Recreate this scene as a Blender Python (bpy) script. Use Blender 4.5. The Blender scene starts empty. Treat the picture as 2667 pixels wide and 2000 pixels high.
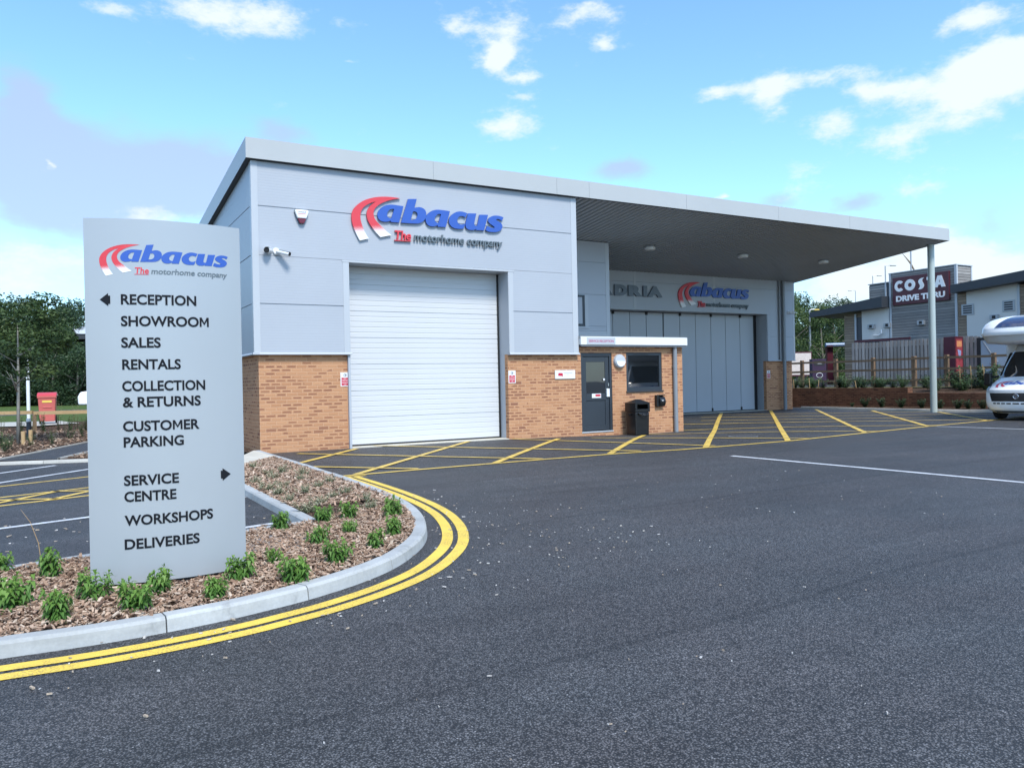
import bpy, bmesh, math, random
import numpy as np
from mathutils import Vector, Matrix
R_ = math.radians
S = bpy.context.scene
COL = S.collection

# ------------------------------------------------------------------ camera
cam = bpy.data.cameras.new('camera'); cam_o = bpy.data.objects.new('camera', cam); COL.objects.link(cam_o)
cam.sensor_fit = 'HORIZONTAL'; cam.sensor_width = 36.0; cam.lens = 2070.05 / 2667 * 36
cam.clip_start = 0.05; cam.clip_end = 3000
CR = (0.868595, -0.4951, -0.020451); CU = (0.018497, -0.008846, 0.99979); CF = (0.495177, 0.868791, -0.001474)
CC = (-3.56586, -17.11072, 1.39203)
cam_o.matrix_world = Matrix(((CR[0], CU[0], -CF[0], CC[0]), (CR[1], CU[1], -CF[1], CC[1]), (CR[2], CU[2], -CF[2], CC[2]), (0, 0, 0, 1)))
S.camera = cam_o

# ------------------------------------------------------------------ view
S.view_settings.view_transform = 'Standard'; S.view_settings.look = 'None'
S.view_settings.exposure = 1.08; S.view_settings.gamma = 1.0
S.view_settings.use_curve_mapping = False
S.cycles.max_bounces = 6; S.cycles.diffuse_bounces = 3; S.cycles.glossy_bounces = 3
S.cycles.use_denoising = True
S.cycles.transparent_max_bounces = 8

# ------------------------------------------------------------------ sun (soft, through thin cloud, from behind right of the camera)
SUN_EL, SUN_AZ = R_(50), R_(184)           # azimuth measured from +Y towards +X
sd = Vector((math.sin(SUN_AZ) * math.cos(SUN_EL), math.cos(SUN_AZ) * math.cos(SUN_EL), math.sin(SUN_EL)))
sun = bpy.data.lights.new('sun', 'SUN'); sun.energy = 2.0; sun.angle = R_(14); sun.color = (1.0, 0.955, 0.89)
sun_o = bpy.data.objects.new('sun', sun); COL.objects.link(sun_o)
sun_o.rotation_euler = (-sd).to_track_quat('-Z', 'Y').to_euler()

# ------------------------------------------------------------------ sky with clouds (laid out by azimuth and elevation)
CLW = [[0.198,0.418,0.081,0.019,1],[0.064,0.405,0.029,0.007,0.6],[0.457,0.423,0.023,0.012,0.8],[0.509,0.408,0.029,0.025,0.9],[0.508,0.388,0.013,0.01,0.7],[0.625,0.43,0.037,0.012,0.9],[0.639,0.397,0.018,0.007,0.8],[0.521,0.315,0.032,0.017,1],[0.546,0.367,0.02,0.006,0.6],[0.531,0.346,0.02,0.004,0.5],[0.783,0.334,0.023,0.008,0.9],[0.839,0.328,0.032,0.02,1.1],[0.914,0.335,0.039,0.01,0.7],[0.957,0.314,0.028,0.012,0.8],[1.044,0.301,0.059,0.025,1.1],[1.074,0.327,0.037,0.018,0.9],[1.058,0.365,0.042,0.013,0.9],[0.903,0.285,0.022,0.017,0.5],[0.98,0.26,0.041,0.013,0.55],[0.871,0.233,0.025,0.031,0.35],[1.053,0.108,0.066,0.025,1.1],[0.977,0.109,0.055,0.031,1.0],[0.904,0.104,0.044,0.032,0.8],[0.107,0.196,0.045,0.008,0.7],[-0.04,0.127,0.047,0.024,0.7],[-0.003,0.241,0.005,0.006,0.9],[0.322,0.38,0.011,0.003,0.5],[1.001,0.148,0.053,0.013,0.5],[0.775,0.218,0.008,0.004,0.9],[0.06,0.150,0.11,0.022,0.45],[0.98,0.285,0.13,0.03,0.22],[0.53,0.38,0.05,0.05,0.20],[1.0,0.20,0.10,0.03,0.25],[1.12,0.25,0.05,0.03,0.3]]
CLG = [[-0.028,0.308,0.026,0.032,0.8],[-0.025,0.253,0.048,0.043,1],[0.098,0.246,0.085,0.04,1.1],[0.018,0.2,0.075,0.04,1.1],[0.168,0.236,0.058,0.031,1],[0.243,0.297,0.033,0.018,0.7],[0.665,0.257,0.034,0.014,1],[0.845,0.207,0.031,0.012,0.7],[0.931,0.196,0.024,0.01,0.8],[1.067,0.16,0.033,0.024,0.6]]
W = bpy.data.worlds.new('World'); S.world = W; W.use_nodes = True
SKY_STRENGTH = 0.13
def build_world():
    nt = W.node_tree; N = nt.nodes; L = nt.links; N.clear()
    def nd(t, **k):
        n = N.new(t)
        for a, b in k.items(): setattr(n, a, b)
        return n
    def con(n, i, v):
        if hasattr(v, 'is_linked') or isinstance(v, bpy.types.NodeSocket): L.new(v, n.inputs[i])
        else: n.inputs[i].default_value = v
    def M(op, a, b=None, c=None):
        n = nd('ShaderNodeMath', operation=op); con(n, 0, a)
        if b is not None: con(n, 1, b)
        if c is not None: con(n, 2, c)
        return n.outputs[0]
    def VM(op, a, b=None):
        n = nd('ShaderNodeVectorMath', operation=op); con(n, 0, a)
        if b is not None: con(n, 1, b)
        return n.outputs['Value'] if op == 'DOT_PRODUCT' else n.outputs['Vector']
    def mix(f, a, b, bt='MIX'):
        n = nd('ShaderNodeMix', data_type='RGBA', blend_type=bt); con(n, 0, f)
        for i, v in ((6, a), (7, b)):
            if isinstance(v, tuple): n.inputs[i].default_value = (*v, 1)
            else: L.new(v, n.inputs[i])
        return n.outputs[2]
    def sstep(v, lo, hi):
        n = nd('ShaderNodeMapRange', interpolation_type='SMOOTHSTEP'); con(n, 0, v); n.inputs[1].default_value = lo; n.inputs[2].default_value = hi
        return n.outputs[0]
    out = nd('ShaderNodeOutputWorld'); bg = nd('ShaderNodeBackground'); L.new(bg.outputs[0], out.inputs[0])
    sky = nd('ShaderNodeTexSky', sky_type='NISHITA', sun_disc=False)
    sky.sun_elevation = SUN_EL; sky.sun_rotation = SUN_AZ; sky.altitude = 100; sky.air_density = 1.0; sky.dust_density = 0.6; sky.ozone_density = 1.6
    tc = nd('ShaderNodeTexCoord'); d = tc.outputs['Generated']
    sep = nd('ShaderNodeSeparateXYZ'); L.new(d, sep.inputs[0])
    az = M('ARCTAN2', sep.outputs[0], sep.outputs[1]); el = M('ARCSINE', sep.outputs[2])
    # noise on the direction, stretched sideways
    cmb = nd('ShaderNodeCombineXYZ'); con(cmb, 0, az); con(cmb, 1, M('MULTIPLY', el, 1.9)); cmb.inputs[2].default_value = 0.3
    def noise(sc, det, rough, w=0.0):
        n = nd('ShaderNodeTexNoise'); L.new(VM('ADD', cmb.outputs[0], (w, w * .7, w)), n.inputs['Vector'])
        n.inputs['Scale'].default_value = sc; n.inputs['Detail'].default_value = det; n.inputs['Roughness'].default_value = rough
        return n
    wob = noise(16, 4, .6)
    wv = VM('MULTIPLY', VM('SUBTRACT', wob.outputs['Color'], (.5, .5, .5)), (.055, .030, 0))
    c2 = nd('ShaderNodeCombineXYZ'); con(c2, 0, az); con(c2, 1, el)
    P = VM('ADD', c2.outputs[0], wv)
    def blobs(lst):
        acc = None
        for a, e, ra, re, s in lst:
            q = VM('MULTIPLY', VM('SUBTRACT', P, (a, e, 0)), (1 / ra, 1 / re, 0))
            g = M('EXPONENT', M('MULTIPLY', VM('DOT_PRODUCT', q, q), -.8))
            acc = M('MULTIPLY', g, s) if acc is None else M('MULTIPLY_ADD', g, s, acc)
        return acc
    n1 = noise(21, 9, .66, 3.1); n2 = noise(9, 5, .55, 7.7)
    mw = M('ADD', blobs(CLW), M('MULTIPLY', M('SUBTRACT', n1.outputs[0], .5), 1.9))
    mg = M('ADD', blobs(CLG), M('MULTIPLY', M('SUBTRACT', n2.outputs[0], .5), .8))
    # everywhere else (behind and beside the view): broken cloud
    n3 = noise(3.2, 8, .6, 1.9)
    away = sstep(M('ABSOLUTE', M('SUBTRACT', az, .52)), .68, .95)
    high = sstep(el, .5, .65)
    elsewhere = M('MULTIPLY', sstep(n3.outputs[0], .46, .66), M('MAXIMUM', away, high))
    mw = M('MAXIMUM', sstep(mw, .24, 1.05), M('MULTIPLY', elsewhere, .9))
    mg = sstep(mg, .12, .95)
    low = sstep(el, .24, -.03)                                   # thin bright veil towards the horizon
    base = mix(1.0, sky.outputs[0], SKY_TINT, 'MULTIPLY')
    base = mix(M('MULTIPLY', low, VEIL), base, VEIL_COL)
    c = mix(M('MULTIPLY', mg, .80), base, GREY_CLOUD)
    c = mix(M('MULTIPLY', mw, .92), c, WHITE_CLOUD)
    L.new(c, bg.inputs[0]); bg.inputs[1].default_value = SKY_STRENGTH
SKY_TINT = (0.80, 1.04, 1.20); VEIL = 0.55; VEIL_COL = (1.75, 2.8, 3.6); GREY_CLOUD = (1.95, 2.4, 3.45); WHITE_CLOUD = (3.5, 3.8, 3.95)
build_world()

# ------------------------------------------------------------------ materials
def mat(name):
    m = bpy.data.materials.new(name); m.use_nodes = True
    return m, m.node_tree.nodes, m.node_tree.links, m.node_tree.nodes['Principled BSDF']
class NB:
    """small helper that wires shader nodes"""
    def __init__(s, name):
        s.m, s.N, s.L, s.b = mat(name)
    def nd(s, t, **k):
        n = s.N.new(t)
        for a, b in k.items(): setattr(n, a, b)
        return n
    def con(s, n, i, v):
        if isinstance(v, bpy.types.NodeSocket): s.L.new(v, n.inputs[i])
        elif isinstance(v, tuple) and len(v) == 3 and n.inputs[i].type == 'RGBA': n.inputs[i].default_value = (*v, 1)
        else: n.inputs[i].default_value = v
    def M(s, op, a, b=None, c=None, clamp=False):
        n = s.nd('ShaderNodeMath', operation=op, use_clamp=clamp); s.con(n, 0, a)
        if b is not None: s.con(n, 1, b)
        if c is not None: s.con(n, 2, c)
        return n.outputs[0]
    def mix(s, f, a, b, bt='MIX'):
        n = s.nd('ShaderNodeMix', data_type='RGBA', blend_type=bt); s.con(n, 0, f); s.con(n, 6, a); s.con(n, 7, b)
        return n.outputs[2]
    def ss(s, v, lo, hi, a=0.0, b=1.0, smooth=True):
        n = s.nd('ShaderNodeMapRange', interpolation_type='SMOOTHSTEP' if smooth else 'LINEAR'); s.con(n, 0, v)
        n.inputs[1].default_value = lo; n.inputs[2].default_value = hi; n.inputs[3].default_value = a; n.inputs[4].default_value = b
        return n.outputs[0]
    def pos(s):
        return s.nd('ShaderNodeNewGeometry').outputs['Position']
    def obj(s):
        return s.nd('ShaderNodeTexCoord').outputs['Object']
    def scale(s, v, k):
        n = s.nd('ShaderNodeVectorMath', operation='MULTIPLY'); s.con(n, 0, v); n.inputs[1].default_value = k; return n.outputs[0]
    def noise(s, v, sc, det=3, rough=.55, dist=0.0):
        n = s.nd('ShaderNodeTexNoise'); s.con(n, 'Vector', v); n.inputs['Scale'].default_value = sc; n.inputs['Detail'].default_value = det
        n.inputs['Roughness'].default_value = rough; n.inputs['Distortion'].default_value = dist; return n
    def voro(s, v, sc, feature='F1'):
        n = s.nd('ShaderNodeTexVoronoi', feature=feature); s.con(n, 'Vector', v); n.inputs['Scale'].default_value = sc; return n
    def bump(s, h, st=.3, dist=.01):
        n = s.nd('ShaderNodeBump'); n.inputs['Strength'].default_value = st; n.inputs['Distance'].default_value = dist; s.con(n, 'Height', h)
        s.L.new(n.outputs[0], s.b.inputs['Normal'])
    def col(s, v): s.con(s.b, 'Base Color', v)
    def rough(s, v): s.con(s.b, 'Roughness', v)

def simple(name, c, rough=.5, metal=0.0, var=.08, sc=3.0, bump=0.0, bsc=60, spec=None):
    n = NB(name); p = n.pos()
    ns = n.noise(p, sc, 5, .6)
    f = n.ss(ns.outputs[0], .25, .75, 1 - var, 1 + var, False)
    v = n.nd('ShaderNodeVectorMath', operation='SCALE'); v.inputs[0].default_value = c; n.L.new(f, v.inputs['Scale'])
    n.col(v.outputs[0]); n.rough(rough); n.b.inputs['Metallic'].default_value = metal
    if spec is not None: n.b.inputs['Specular IOR Level'].default_value = spec
    if bump: n.bump(n.noise(p, bsc, 3).outputs[0], bump, .003)
    return n.m

def m_asphalt(name, dark=1.0, tint=(0.066, 0.067, 0.069)):
    n = NB(name); p = n.pos()
    v = n.voro(p, 105); cell = n.nd('ShaderNodeSeparateColor'); n.L.new(v.outputs['Color'], cell.inputs[0])
    gap = n.ss(v.outputs['Distance'], .30, .62)                       # 1 in the gaps between stones
    v2 = n.voro(p, 38)
    big = n.noise(p, .35, 5, .55); med = n.noise(p, 2.3, 4, .6); st = n.noise(n.scale(p, (.35, 1.6, 1)), 1.1, 4, .6)
    f = n.M('MULTIPLY_ADD', cell.outputs[0], .75, .68)
    f = n.M('MULTIPLY', f, n.ss(gap, 0, 1, 1, .22, False))
    f = n.M('MULTIPLY', f, n.ss(v2.outputs['Distance'], .25, .8, 1.12, .72, False))
    f = n.M('MULTIPLY', f, n.ss(big.outputs[0], .3, .7, .84, 1.16, False))
    f = n.M('MULTIPLY', f, n.ss(med.outputs[0], .3, .7, .92, 1.08, False))
    f = n.M('MULTIPLY', f, n.ss(st.outputs[0], .3, .7, .90, 1.10, False))
    # laying lanes with their joints, polished wheel paths and the odd oil spot
    sx = n.nd('ShaderNodeSeparateXYZ'); n.L.new(p, sx.inputs[0])
    ly = n.M('ADD', n.M('MULTIPLY_ADD', sx.outputs[0], -.06, sx.outputs[1]), n.M('MULTIPLY', n.noise(p, .5, 2).outputs[0], .35))
    lane = n.M('DIVIDE', n.M('ADD', ly, 300.6), 3.3); li = n.M('FLOOR', lane); lf = n.M('FRACT', lane)
    wl = n.nd('ShaderNodeTexWhiteNoise', noise_dimensions='1D'); n.L.new(li, wl.inputs['W'])
    f = n.M('MULTIPLY', f, n.ss(wl.outputs['Value'], 0, 1, .94, 1.07, False))
    f = n.M('MULTIPLY', f, n.ss(n.M('MINIMUM', lf, n.M('SUBTRACT', 1.0, lf)), .004, .016, .74, 1))
    trk = n.noise(n.scale(p, (.10, .75, 1)), 1.0, 3, .5, 1.4)
    f = n.M('MULTIPLY', f, n.ss(trk.outputs[0], .42, .60, 1.10, .92, False))
    oil = n.voro(p, .42); f = n.M('MULTIPLY', f, n.ss(n.M('ADD', oil.outputs['Distance'], n.M('MULTIPLY', n.noise(p, 9, 3).outputs[0], .06)), .06, .13, .62, 1))
    hue = n.mix(n.ss(n.noise(p, .8, 2).outputs[0], .35, .65), tuple(dark * 1.55 * c for c in tint), tuple(dark * 1.55 * c for c in (tint[0] * 1.05, tint[1] * .99, tint[2] * .97)))
    sc = n.nd('ShaderNodeVectorMath', operation='SCALE'); n.L.new(hue, sc.inputs[0]); n.L.new(f, sc.inputs['Scale'])
    chip = n.ss(cell.outputs[1], .985, .99)                              # the odd pale stone
    n.col(n.mix(n.M('MULTIPLY', chip, n.ss(gap, 0, .6, .55, 0)), sc.outputs[0], (.42, .42, .42)))
    n.rough(.62); n.b.inputs['Specular IOR Level'].default_value = .42
    h = n.M('MULTIPLY_ADD', gap, -1.0, n.M('MULTIPLY', cell.outputs[2], .5))
    n.bump(h, .55, .006)
    return n.m

def m_paint(name, c, wear=.5):
    """road paint on rough asphalt: worn through in specks at the stones"""
    n = NB(name); p = n.pos()
    v = n.voro(p, 75); gap = n.ss(v.outputs['Distance'], .42, .66)
    ns = n.noise(p, 3, 5, .65); big = n.noise(p, 1.3, 3)
    k = n.M('MULTIPLY', gap, n.ss(ns.outputs[0], .38, .62, .0, .9 * wear))
    dirt = n.ss(big.outputs[0], .3, .7, .90, 1.05, False)
    sc = n.nd('ShaderNodeVectorMath', operation='SCALE'); sc.inputs[0].default_value = c; n.L.new(dirt, sc.inputs['Scale'])
    n.col(n.mix(k, sc.outputs[0], (.05, .05, .055))); n.rough(.55)
    n.bump(n.M('MULTIPLY', gap, -1.0), .35, .004)
    return n.m

def m_brick(name, light, mid, dark, mortar, darkshare=.35, dirt=.0):
    """stretcher bond laid on world height and the wall's own run; many bricks carry a dark drag-faced core"""
    n = NB(name)
    g = n.nd('ShaderNodeNewGeometry'); sp = n.nd('ShaderNodeSeparateXYZ'); n.L.new(g.outputs['Position'], sp.inputs[0])
    sn = n.nd('ShaderNodeSeparateXYZ'); n.L.new(g.outputs['True Normal'], sn.inputs[0])
    alongx = n.M('GREATER_THAN', n.M('ABSOLUTE', sn.outputs[1]), .6)
    u = n.M('ADD', n.M('MULTIPLY', sp.outputs[0], alongx), n.M('MULTIPLY', sp.outputs[1], n.M('SUBTRACT', 1.0, alongx)))
    up = n.M('ADD', n.M('DIVIDE', u, .225), 200.0); vp = n.M('ADD', n.M('DIVIDE', sp.outputs[2], .075), 40.0)
    row = n.M('FLOOR', vp); up = n.M('MULTIPLY_ADD', n.M('MODULO', row, 2.0), .5, up); colm = n.M('FLOOR', up)
    fu = n.M('MULTIPLY', n.M('FRACT', up), .225); fv = n.M('MULTIPLY', n.M('FRACT', vp), .075)
    du = n.M('MINIMUM', fu, n.M('SUBTRACT', .225, fu)); dv = n.M('MINIMUM', fv, n.M('SUBTRACT', .075, fv))
    wob = n.noise(g.outputs['Position'], 38, 3, .6)
    dw = n.M('MULTIPLY', n.M('SUBTRACT', wob.outputs[0], .5), .012)
    d = n.M('ADD', n.M('MINIMUM', du, dv), dw)
    core = n.M('MULTIPLY', n.ss(n.M('ADD', du, n.M('MULTIPLY', dw, 2.5)), .022, .034), n.ss(n.M('ADD', dv, dw), .017, .025))
    cv = n.nd('ShaderNodeCombineXYZ'); n.L.new(colm, cv.inputs[0]); n.L.new(row, cv.inputs[1]); n.L.new(alongx, cv.inputs[2])
    wn = n.nd('ShaderNodeTexWhiteNoise', noise_dimensions='3D'); n.L.new(cv.outputs[0], wn.inputs[0])
    r = n.nd('ShaderNodeSeparateColor'); n.L.new(wn.outputs['Color'], r.inputs[0])
    clus = n.noise(n.scale(g.outputs['Position'], (.5, .5, 2.2)), 1.1, 2)      # packs of darker bricks
    pr = n.M('MULTIPLY', n.ss(clus.outputs[0], .35, .65, .4, 1.6), darkshare)
    isdark = n.M('LESS_THAN', r.outputs[0], pr)
    face = n.mix(r.outputs[1], light, mid)
    corec = n.mix(r.outputs[2], dark, tuple(.55 * a + .45 * b for a, b in zip(dark, mid)))
    whole = n.M('LESS_THAN', r.outputs[1], .10)
    k = n.M('MULTIPLY', isdark, n.M('MAXIMUM', core, n.M('MULTIPLY', whole, .85)))
    spots = n.M('MULTIPLY', n.ss(n.noise(g.outputs['Position'], 55, 2, .5).outputs[0], .62, .68), n.M('GREATER_THAN', r.outputs[2], .62))
    k = n.M('MAXIMUM', k, n.M('MULTIPLY', spots, .7))
    c = n.mix(k, face, corec)
    c = n.mix(n.ss(n.noise(g.outputs['Position'], 120, 3, .7).outputs[0], .3, .7, .0, .16), c, tuple(.5 * x for x in mid))
    c = n.mix(n.ss(d, .0035, .0075), mortar, c)
    if dirt: c = n.mix(n.ss(n.noise(g.outputs['Position'], .9, 4, .6).outputs[0], .35, .7, 0, dirt), c, (.05, .035, .025))
    n.col(c); n.rough(.85); n.b.inputs['Specular IOR Level'].default_value = .2
    n.bump(n.M('ADD', n.ss(d, .002, .009), n.M('MULTIPLY', wob.outputs[0], .3)), .6, .006)
    return n.m

def m_leaf(name, a, b, c, sc=1.6, trans=.25):
    n = NB(name); p = n.pos()
    oi = n.nd('ShaderNodeObjectInfo'); at = n.nd('ShaderNodeAttribute', attribute_name='shade')
    f = n.ss(n.noise(p, sc, 3, .6).outputs[0], .3, .7)
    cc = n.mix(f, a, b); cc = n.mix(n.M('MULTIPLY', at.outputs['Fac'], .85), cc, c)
    n.col(cc); n.rough(.5); n.b.inputs['Specular IOR Level'].default_value = .3
    tr = n.nd('ShaderNodeBsdfTranslucent'); n.L.new(cc, tr.inputs[0])
    mx = n.nd('ShaderNodeMixShader'); mx.inputs[0].default_value = trans; out = n.N['Material Output']
    n.L.new(n.b.outputs[0], mx.inputs[1]); n.L.new(tr.outputs[0], mx.inputs[2]); n.L.new(mx.outputs[0], out.inputs[0])
    return n.m

def m_timber(name, a, b, axis=2, grain=30, rough=.75):
    """boards with streaks of grain along one axis and a tone of their own per piece"""
    n = NB(name); p = n.pos(); k = [grain] * 3; k[axis] = 1.2
    g = n.noise(n.scale(p, tuple(k)), 1.0, 5, .65); w = n.noise(p, .9, 4, .6)
    rnd = n.nd('ShaderNodeNewGeometry').outputs['Random Per Island']
    f = n.M('ADD', n.M('MULTIPLY', g.outputs[0], .55), n.M('MULTIPLY', rnd, .45))
    c = n.mix(n.ss(f, .2, .8), a, b)
    c = n.mix(n.ss(w.outputs[0], .4, .75, 0, .35), c, tuple(.45 * x for x in a))
    n.col(c); n.rough(rough); n.b.inputs['Specular IOR Level'].default_value = .2
    n.bump(g.outputs[0], .25, .004); return n.m

def m_mulch(name):
    n = NB(name); p = n.pos()
    v = n.voro(n.scale(p, (1, 1, .6)), 42); cell = n.nd('ShaderNodeSeparateColor'); n.L.new(v.outputs['Color'], cell.inputs[0])
    c = n.mix(cell.outputs[0], (.12, .075, .052), (.36, .245, .17))
    c = n.mix(n.ss(v.outputs['Distance'], .25, .6), c, (.035, .02, .013))
    c = n.mix(n.ss(n.noise(p, 1.6, 4, .6).outputs[0], .35, .7, 0, .45), c, (.07, .045, .03))
    n.col(c); n.rough(.95); n.b.inputs['Specular IOR Level'].default_value = .1
    n.bump(n.M('ADD', n.M('MULTIPLY', v.outputs['Distance'], -1.0), n.M('MULTIPLY', cell.outputs[1], .6)), 1.0, .02); return n.m

def m_chips(name, cols):
    n = NB(name); rnd = n.nd('ShaderNodeNewGeometry').outputs['Random Per Island']
    cr = n.nd('ShaderNodeValToRGB'); n.L.new(rnd, cr.inputs[0]); e = cr.color_ramp; e.interpolation = 'CONSTANT'
    for i, c in enumerate(cols):
        if i < 2: el = e.elements[i]; el.position = i / len(cols)
        else: el = e.elements.new(i / len(cols))
        el.color = (*c, 1)
    g = n.noise(n.scale(n.pos(), (1, 1, 1)), 90, 3)
    n.col(n.mix(n.ss(g.outputs[0], .3, .7, 0, .35), cr.outputs[0], (.11, .06, .035))); n.rough(.85); n.b.inputs['Specular IOR Level'].default_value = .15
    return n.m

def m_concrete(name, c, joint=False):
    n = NB(name); p = n.pos(); isl = n.nd('ShaderNodeNewGeometry').outputs['Random Per Island']
    a = n.noise(p, 2.2, 6, .65); b = n.noise(p, 45, 4, .7); s = n.noise(n.scale(p, (1, 1, 9)), 2.5, 3)
    f = n.M('MULTIPLY', n.ss(a.outputs[0], .25, .75, .82, 1.12, False), n.ss(b.outputs[0], .25, .75, .90, 1.08, False))
    f = n.M('MULTIPLY', f, n.ss(s.outputs[0], .3, .7, .94, 1.05, False)); f = n.M('MULTIPLY', f, n.ss(isl, 0, 1, .91, 1.07, False)); stain = n.noise(p, 5.5, 5, .7); f = n.M('MULTIPLY', f, n.ss(stain.outputs[0], .55, .75, 1, .72))
    sc = n.nd('ShaderNodeVectorMath', operation='SCALE'); sc.inputs[0].default_value = c; n.L.new(f, sc.inputs['Scale'])
    cc = n.mix(n.ss(n.voro(p, 130).outputs['Distance'], .12, .06, 0, .5), sc.outputs[0], tuple(.45 * x for x in c))
    n.col(cc); n.rough(.85); n.b.inputs['Specular IOR Level'].default_value = .2
    n.bump(b.outputs[0], .3, .002); return n.m

def m_swoosh(name, k0=190.0, lo=.12, hi=.36):
    """red roadway that breaks up into white through a halftone at its feet (printed on the sign)"""
    n = NB(name); o = n.obj(); sp = n.nd('ShaderNodeSeparateXYZ'); n.L.new(o, sp.inputs[0])
    h = n.ss(n.M('MULTIPLY_ADD', sp.outputs[0], -.12, sp.outputs[2]), lo, hi, 0, 1, False)
    dots = n.M('MULTIPLY_ADD', n.M('MULTIPLY', n.M('SINE', n.M('MULTIPLY', sp.outputs[0], k0)), n.M('SINE', n.M('MULTIPLY', sp.outputs[2], k0))), .42, .5)
    k = n.ss(n.M('ADD', h, n.M('MULTIPLY', n.M('SUBTRACT', dots, .5), .9)), .42, .58)
    n.col(n.mix(k, (.78, .78, .78), (.62, .045, .06))); n.rough(.4); return n.m

def m_grass(name, a, b):
    n = NB(name); p = n.pos()
    f = n.noise(p, 1.1, 6, .7); g = n.noise(p, 26, 4, .7)
    c = n.mix(n.ss(f.outputs[0], .3, .7), a, b); c = n.mix(n.ss(g.outputs[0], .35, .7, 0, .5), c, tuple(.45 * x for x in a))
    n.col(c); n.rough(.95); n.b.inputs['Specular IOR Level'].default_value = .1; n.bump(g.outputs[0], 1, .03); return n.m

MT = {}
MT['asphalt'] = m_asphalt('asphalt_surface'); MT['asphalt_bay'] = m_asphalt('asphalt_bay_surface', .62); MT['asphalt_path'] = m_asphalt('asphalt_path_surface', .9)
MT['yellow'] = m_paint('yellow_road_paint', (.84, .585, .075), .45); MT['yellow_thin'] = m_paint('yellow_hatch_paint', (.76, .52, .10), .7)
MT['white_paint'] = m_paint('white_road_paint', (.66, .68, .70), .5)
MT['brick'] = m_brick('buff_brick', (.52, .28, .15), (.435, .22, .115), (.235, .105, .068), (.53, .32, .195), .42)
MT['brick_bright'] = MT['brick']
MT['brick_red'] = m_brick('red_brown_brick', (.26, .12, .07), (.19, .085, .05), (.09, .042, .03), (.21, .115, .075), .35, .4)
MT['clad'] = simple('silver_cladding', (.375, .405, .445), .42, .0, .04, .5, .12, 1.3)
MT['clad_flat'] = simple('silver_flat_panel', (.385, .415, .455), .42, 0, .03, .5)
MT['trim'] = simple('silver_trim', (.43, .46, .49), .38, 0, .03, .7)
MT['fascia'] = simple('grey_fascia', (.40, .42, .42), .4, 0, .05, .4)
MT['soffit_dark'] = simple('dark_grey_soffit', (.05, .055, .065), .5)
MT['soffit'] = simple('grey_corrugated_soffit', (.34, .36, .375), .42, 0, .08, .5)
MT['joint'] = simple('joint_shadow_grey', (.10, .11, .12), .7)
MT['roof'] = simple('grey_roof_sheet', (.33, .34, .35), .5)
MT['door_white'] = simple('pale_door_panel', (.56, .575, .59), .38, 0, .03, .4, .12, 1.6)
MT['door_grey'] = simple('grey_door_leaf', (.41, .44, .475), .42, 0, .03, .5)
MT['seal'] = simple('black_rubber_seal', (.012, .012, .013), .6)
MT['anthracite'] = simple('anthracite_frame', (.028, .036, .046), .38, 0, .05, 1)
def m_glass(name, c=(.006, .008, .010), spec=.55):
    n = NB(name); n.col(c); n.rough(.02); n.b.inputs['IOR'].default_value = 2.0; n.b.inputs['Specular IOR Level'].default_value = spec
    n.bump(n.noise(n.pos(), .8, 2).outputs[0], .015, .05); return n.m
MT['glass'] = m_glass('dark_window_glass'); MT['windscreen'] = m_glass('windscreen_glass', (.010, .014, .018), .5)
MT['white_gloss'] = simple('white_gloss_plastic', (.74, .76, .77), .25, 0, .02)
MT['white_fascia'] = simple('white_fascia_board', (.70, .715, .72), .35, 0, .03, .8)
MT['white_sign'] = simple('white_sign_sheet', (.72, .73, .74), .35, 0, .02)
MT['red_sign'] = simple('red_sign_ink', (.52, .02, .05), .4)
MT['magenta'] = simple('magenta_lettering', (.42, .03, .15), .45)
MT['logo_blue'] = simple('royal_blue_lettering', (.030, .095, .40), .35, 0, .04)
MT['logo_red'] = simple('red_lettering', (.62, .045, .06), .4)
MT['logo_grey'] = simple('slate_grey_lettering', (.115, .145, .165), .4)
MT['swoosh'] = m_swoosh('red_halftone_swoosh')
MT['adria'] = simple('dark_grey_lettering', (.085, .10, .13), .25)
MT['sign_face'] = simple('silver_sign_face', (.365, .40, .425), .30, .12, .04, .6)
MT['black_ink'] = simple('black_lettering', (.008, .010, .014), .7, spec=.2)
MT['column'] = simple('pale_green_grey_paint', (.38, .44, .43), .35, 0, .03)
MT['pipe'] = simple('grey_plastic_pipe', (.22, .24, .26), .4)
MT['black_plastic'] = simple('black_plastic', (.010, .011, .012), .28)
MT['kerb'] = m_concrete('kerb_concrete', (.41, .425, .42)); MT['slab'] = m_concrete('pale_slab_concrete', (.56, .53, .45)); MT['edging'] = m_concrete('edging_concrete', (.47, .46, .42))
MT['mulch'] = m_mulch('bark_mulch'); MT['chips'] = m_chips('bark_chips', [(.47, .325, .235), (.37, .245, .17), (.25, .16, .11), (.55, .41, .305), (.15, .095, .07), (.41, .28, .195), (.48, .35, .26), (.62, .50, .39)])
MT['litter'] = m_chips('wood_litter', [(.60, .57, .52), (.48, .40, .31), (.66, .65, .63), (.40, .33, .26), (.55, .53, .50)])
MT['leaf'] = m_leaf('laurel_leaf', (.115, .24, .05), (.075, .18, .035), (.27, .44, .09), 9, .4)
MT['leaf_dry'] = m_leaf('grey_green_leaf', (.30, .33, .21), (.24, .28, .17), (.42, .38, .26), 8, .2)
MT['leaf_dark'] = m_leaf('dark_hedge_leaf', (.030, .065, .028), (.020, .046, .020), (.06, .11, .04), 6, .15)
MT['leaf_mid'] = m_leaf('mid_green_leaf', (.07, .13, .05), (.05, .10, .04), (.12, .18, .07), 5, .2)
MT['tree_a'] = m_leaf('tree_foliage', (.050, .090, .030), (.030, .060, .022), (.105, .150, .045), .35, .25)
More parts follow.
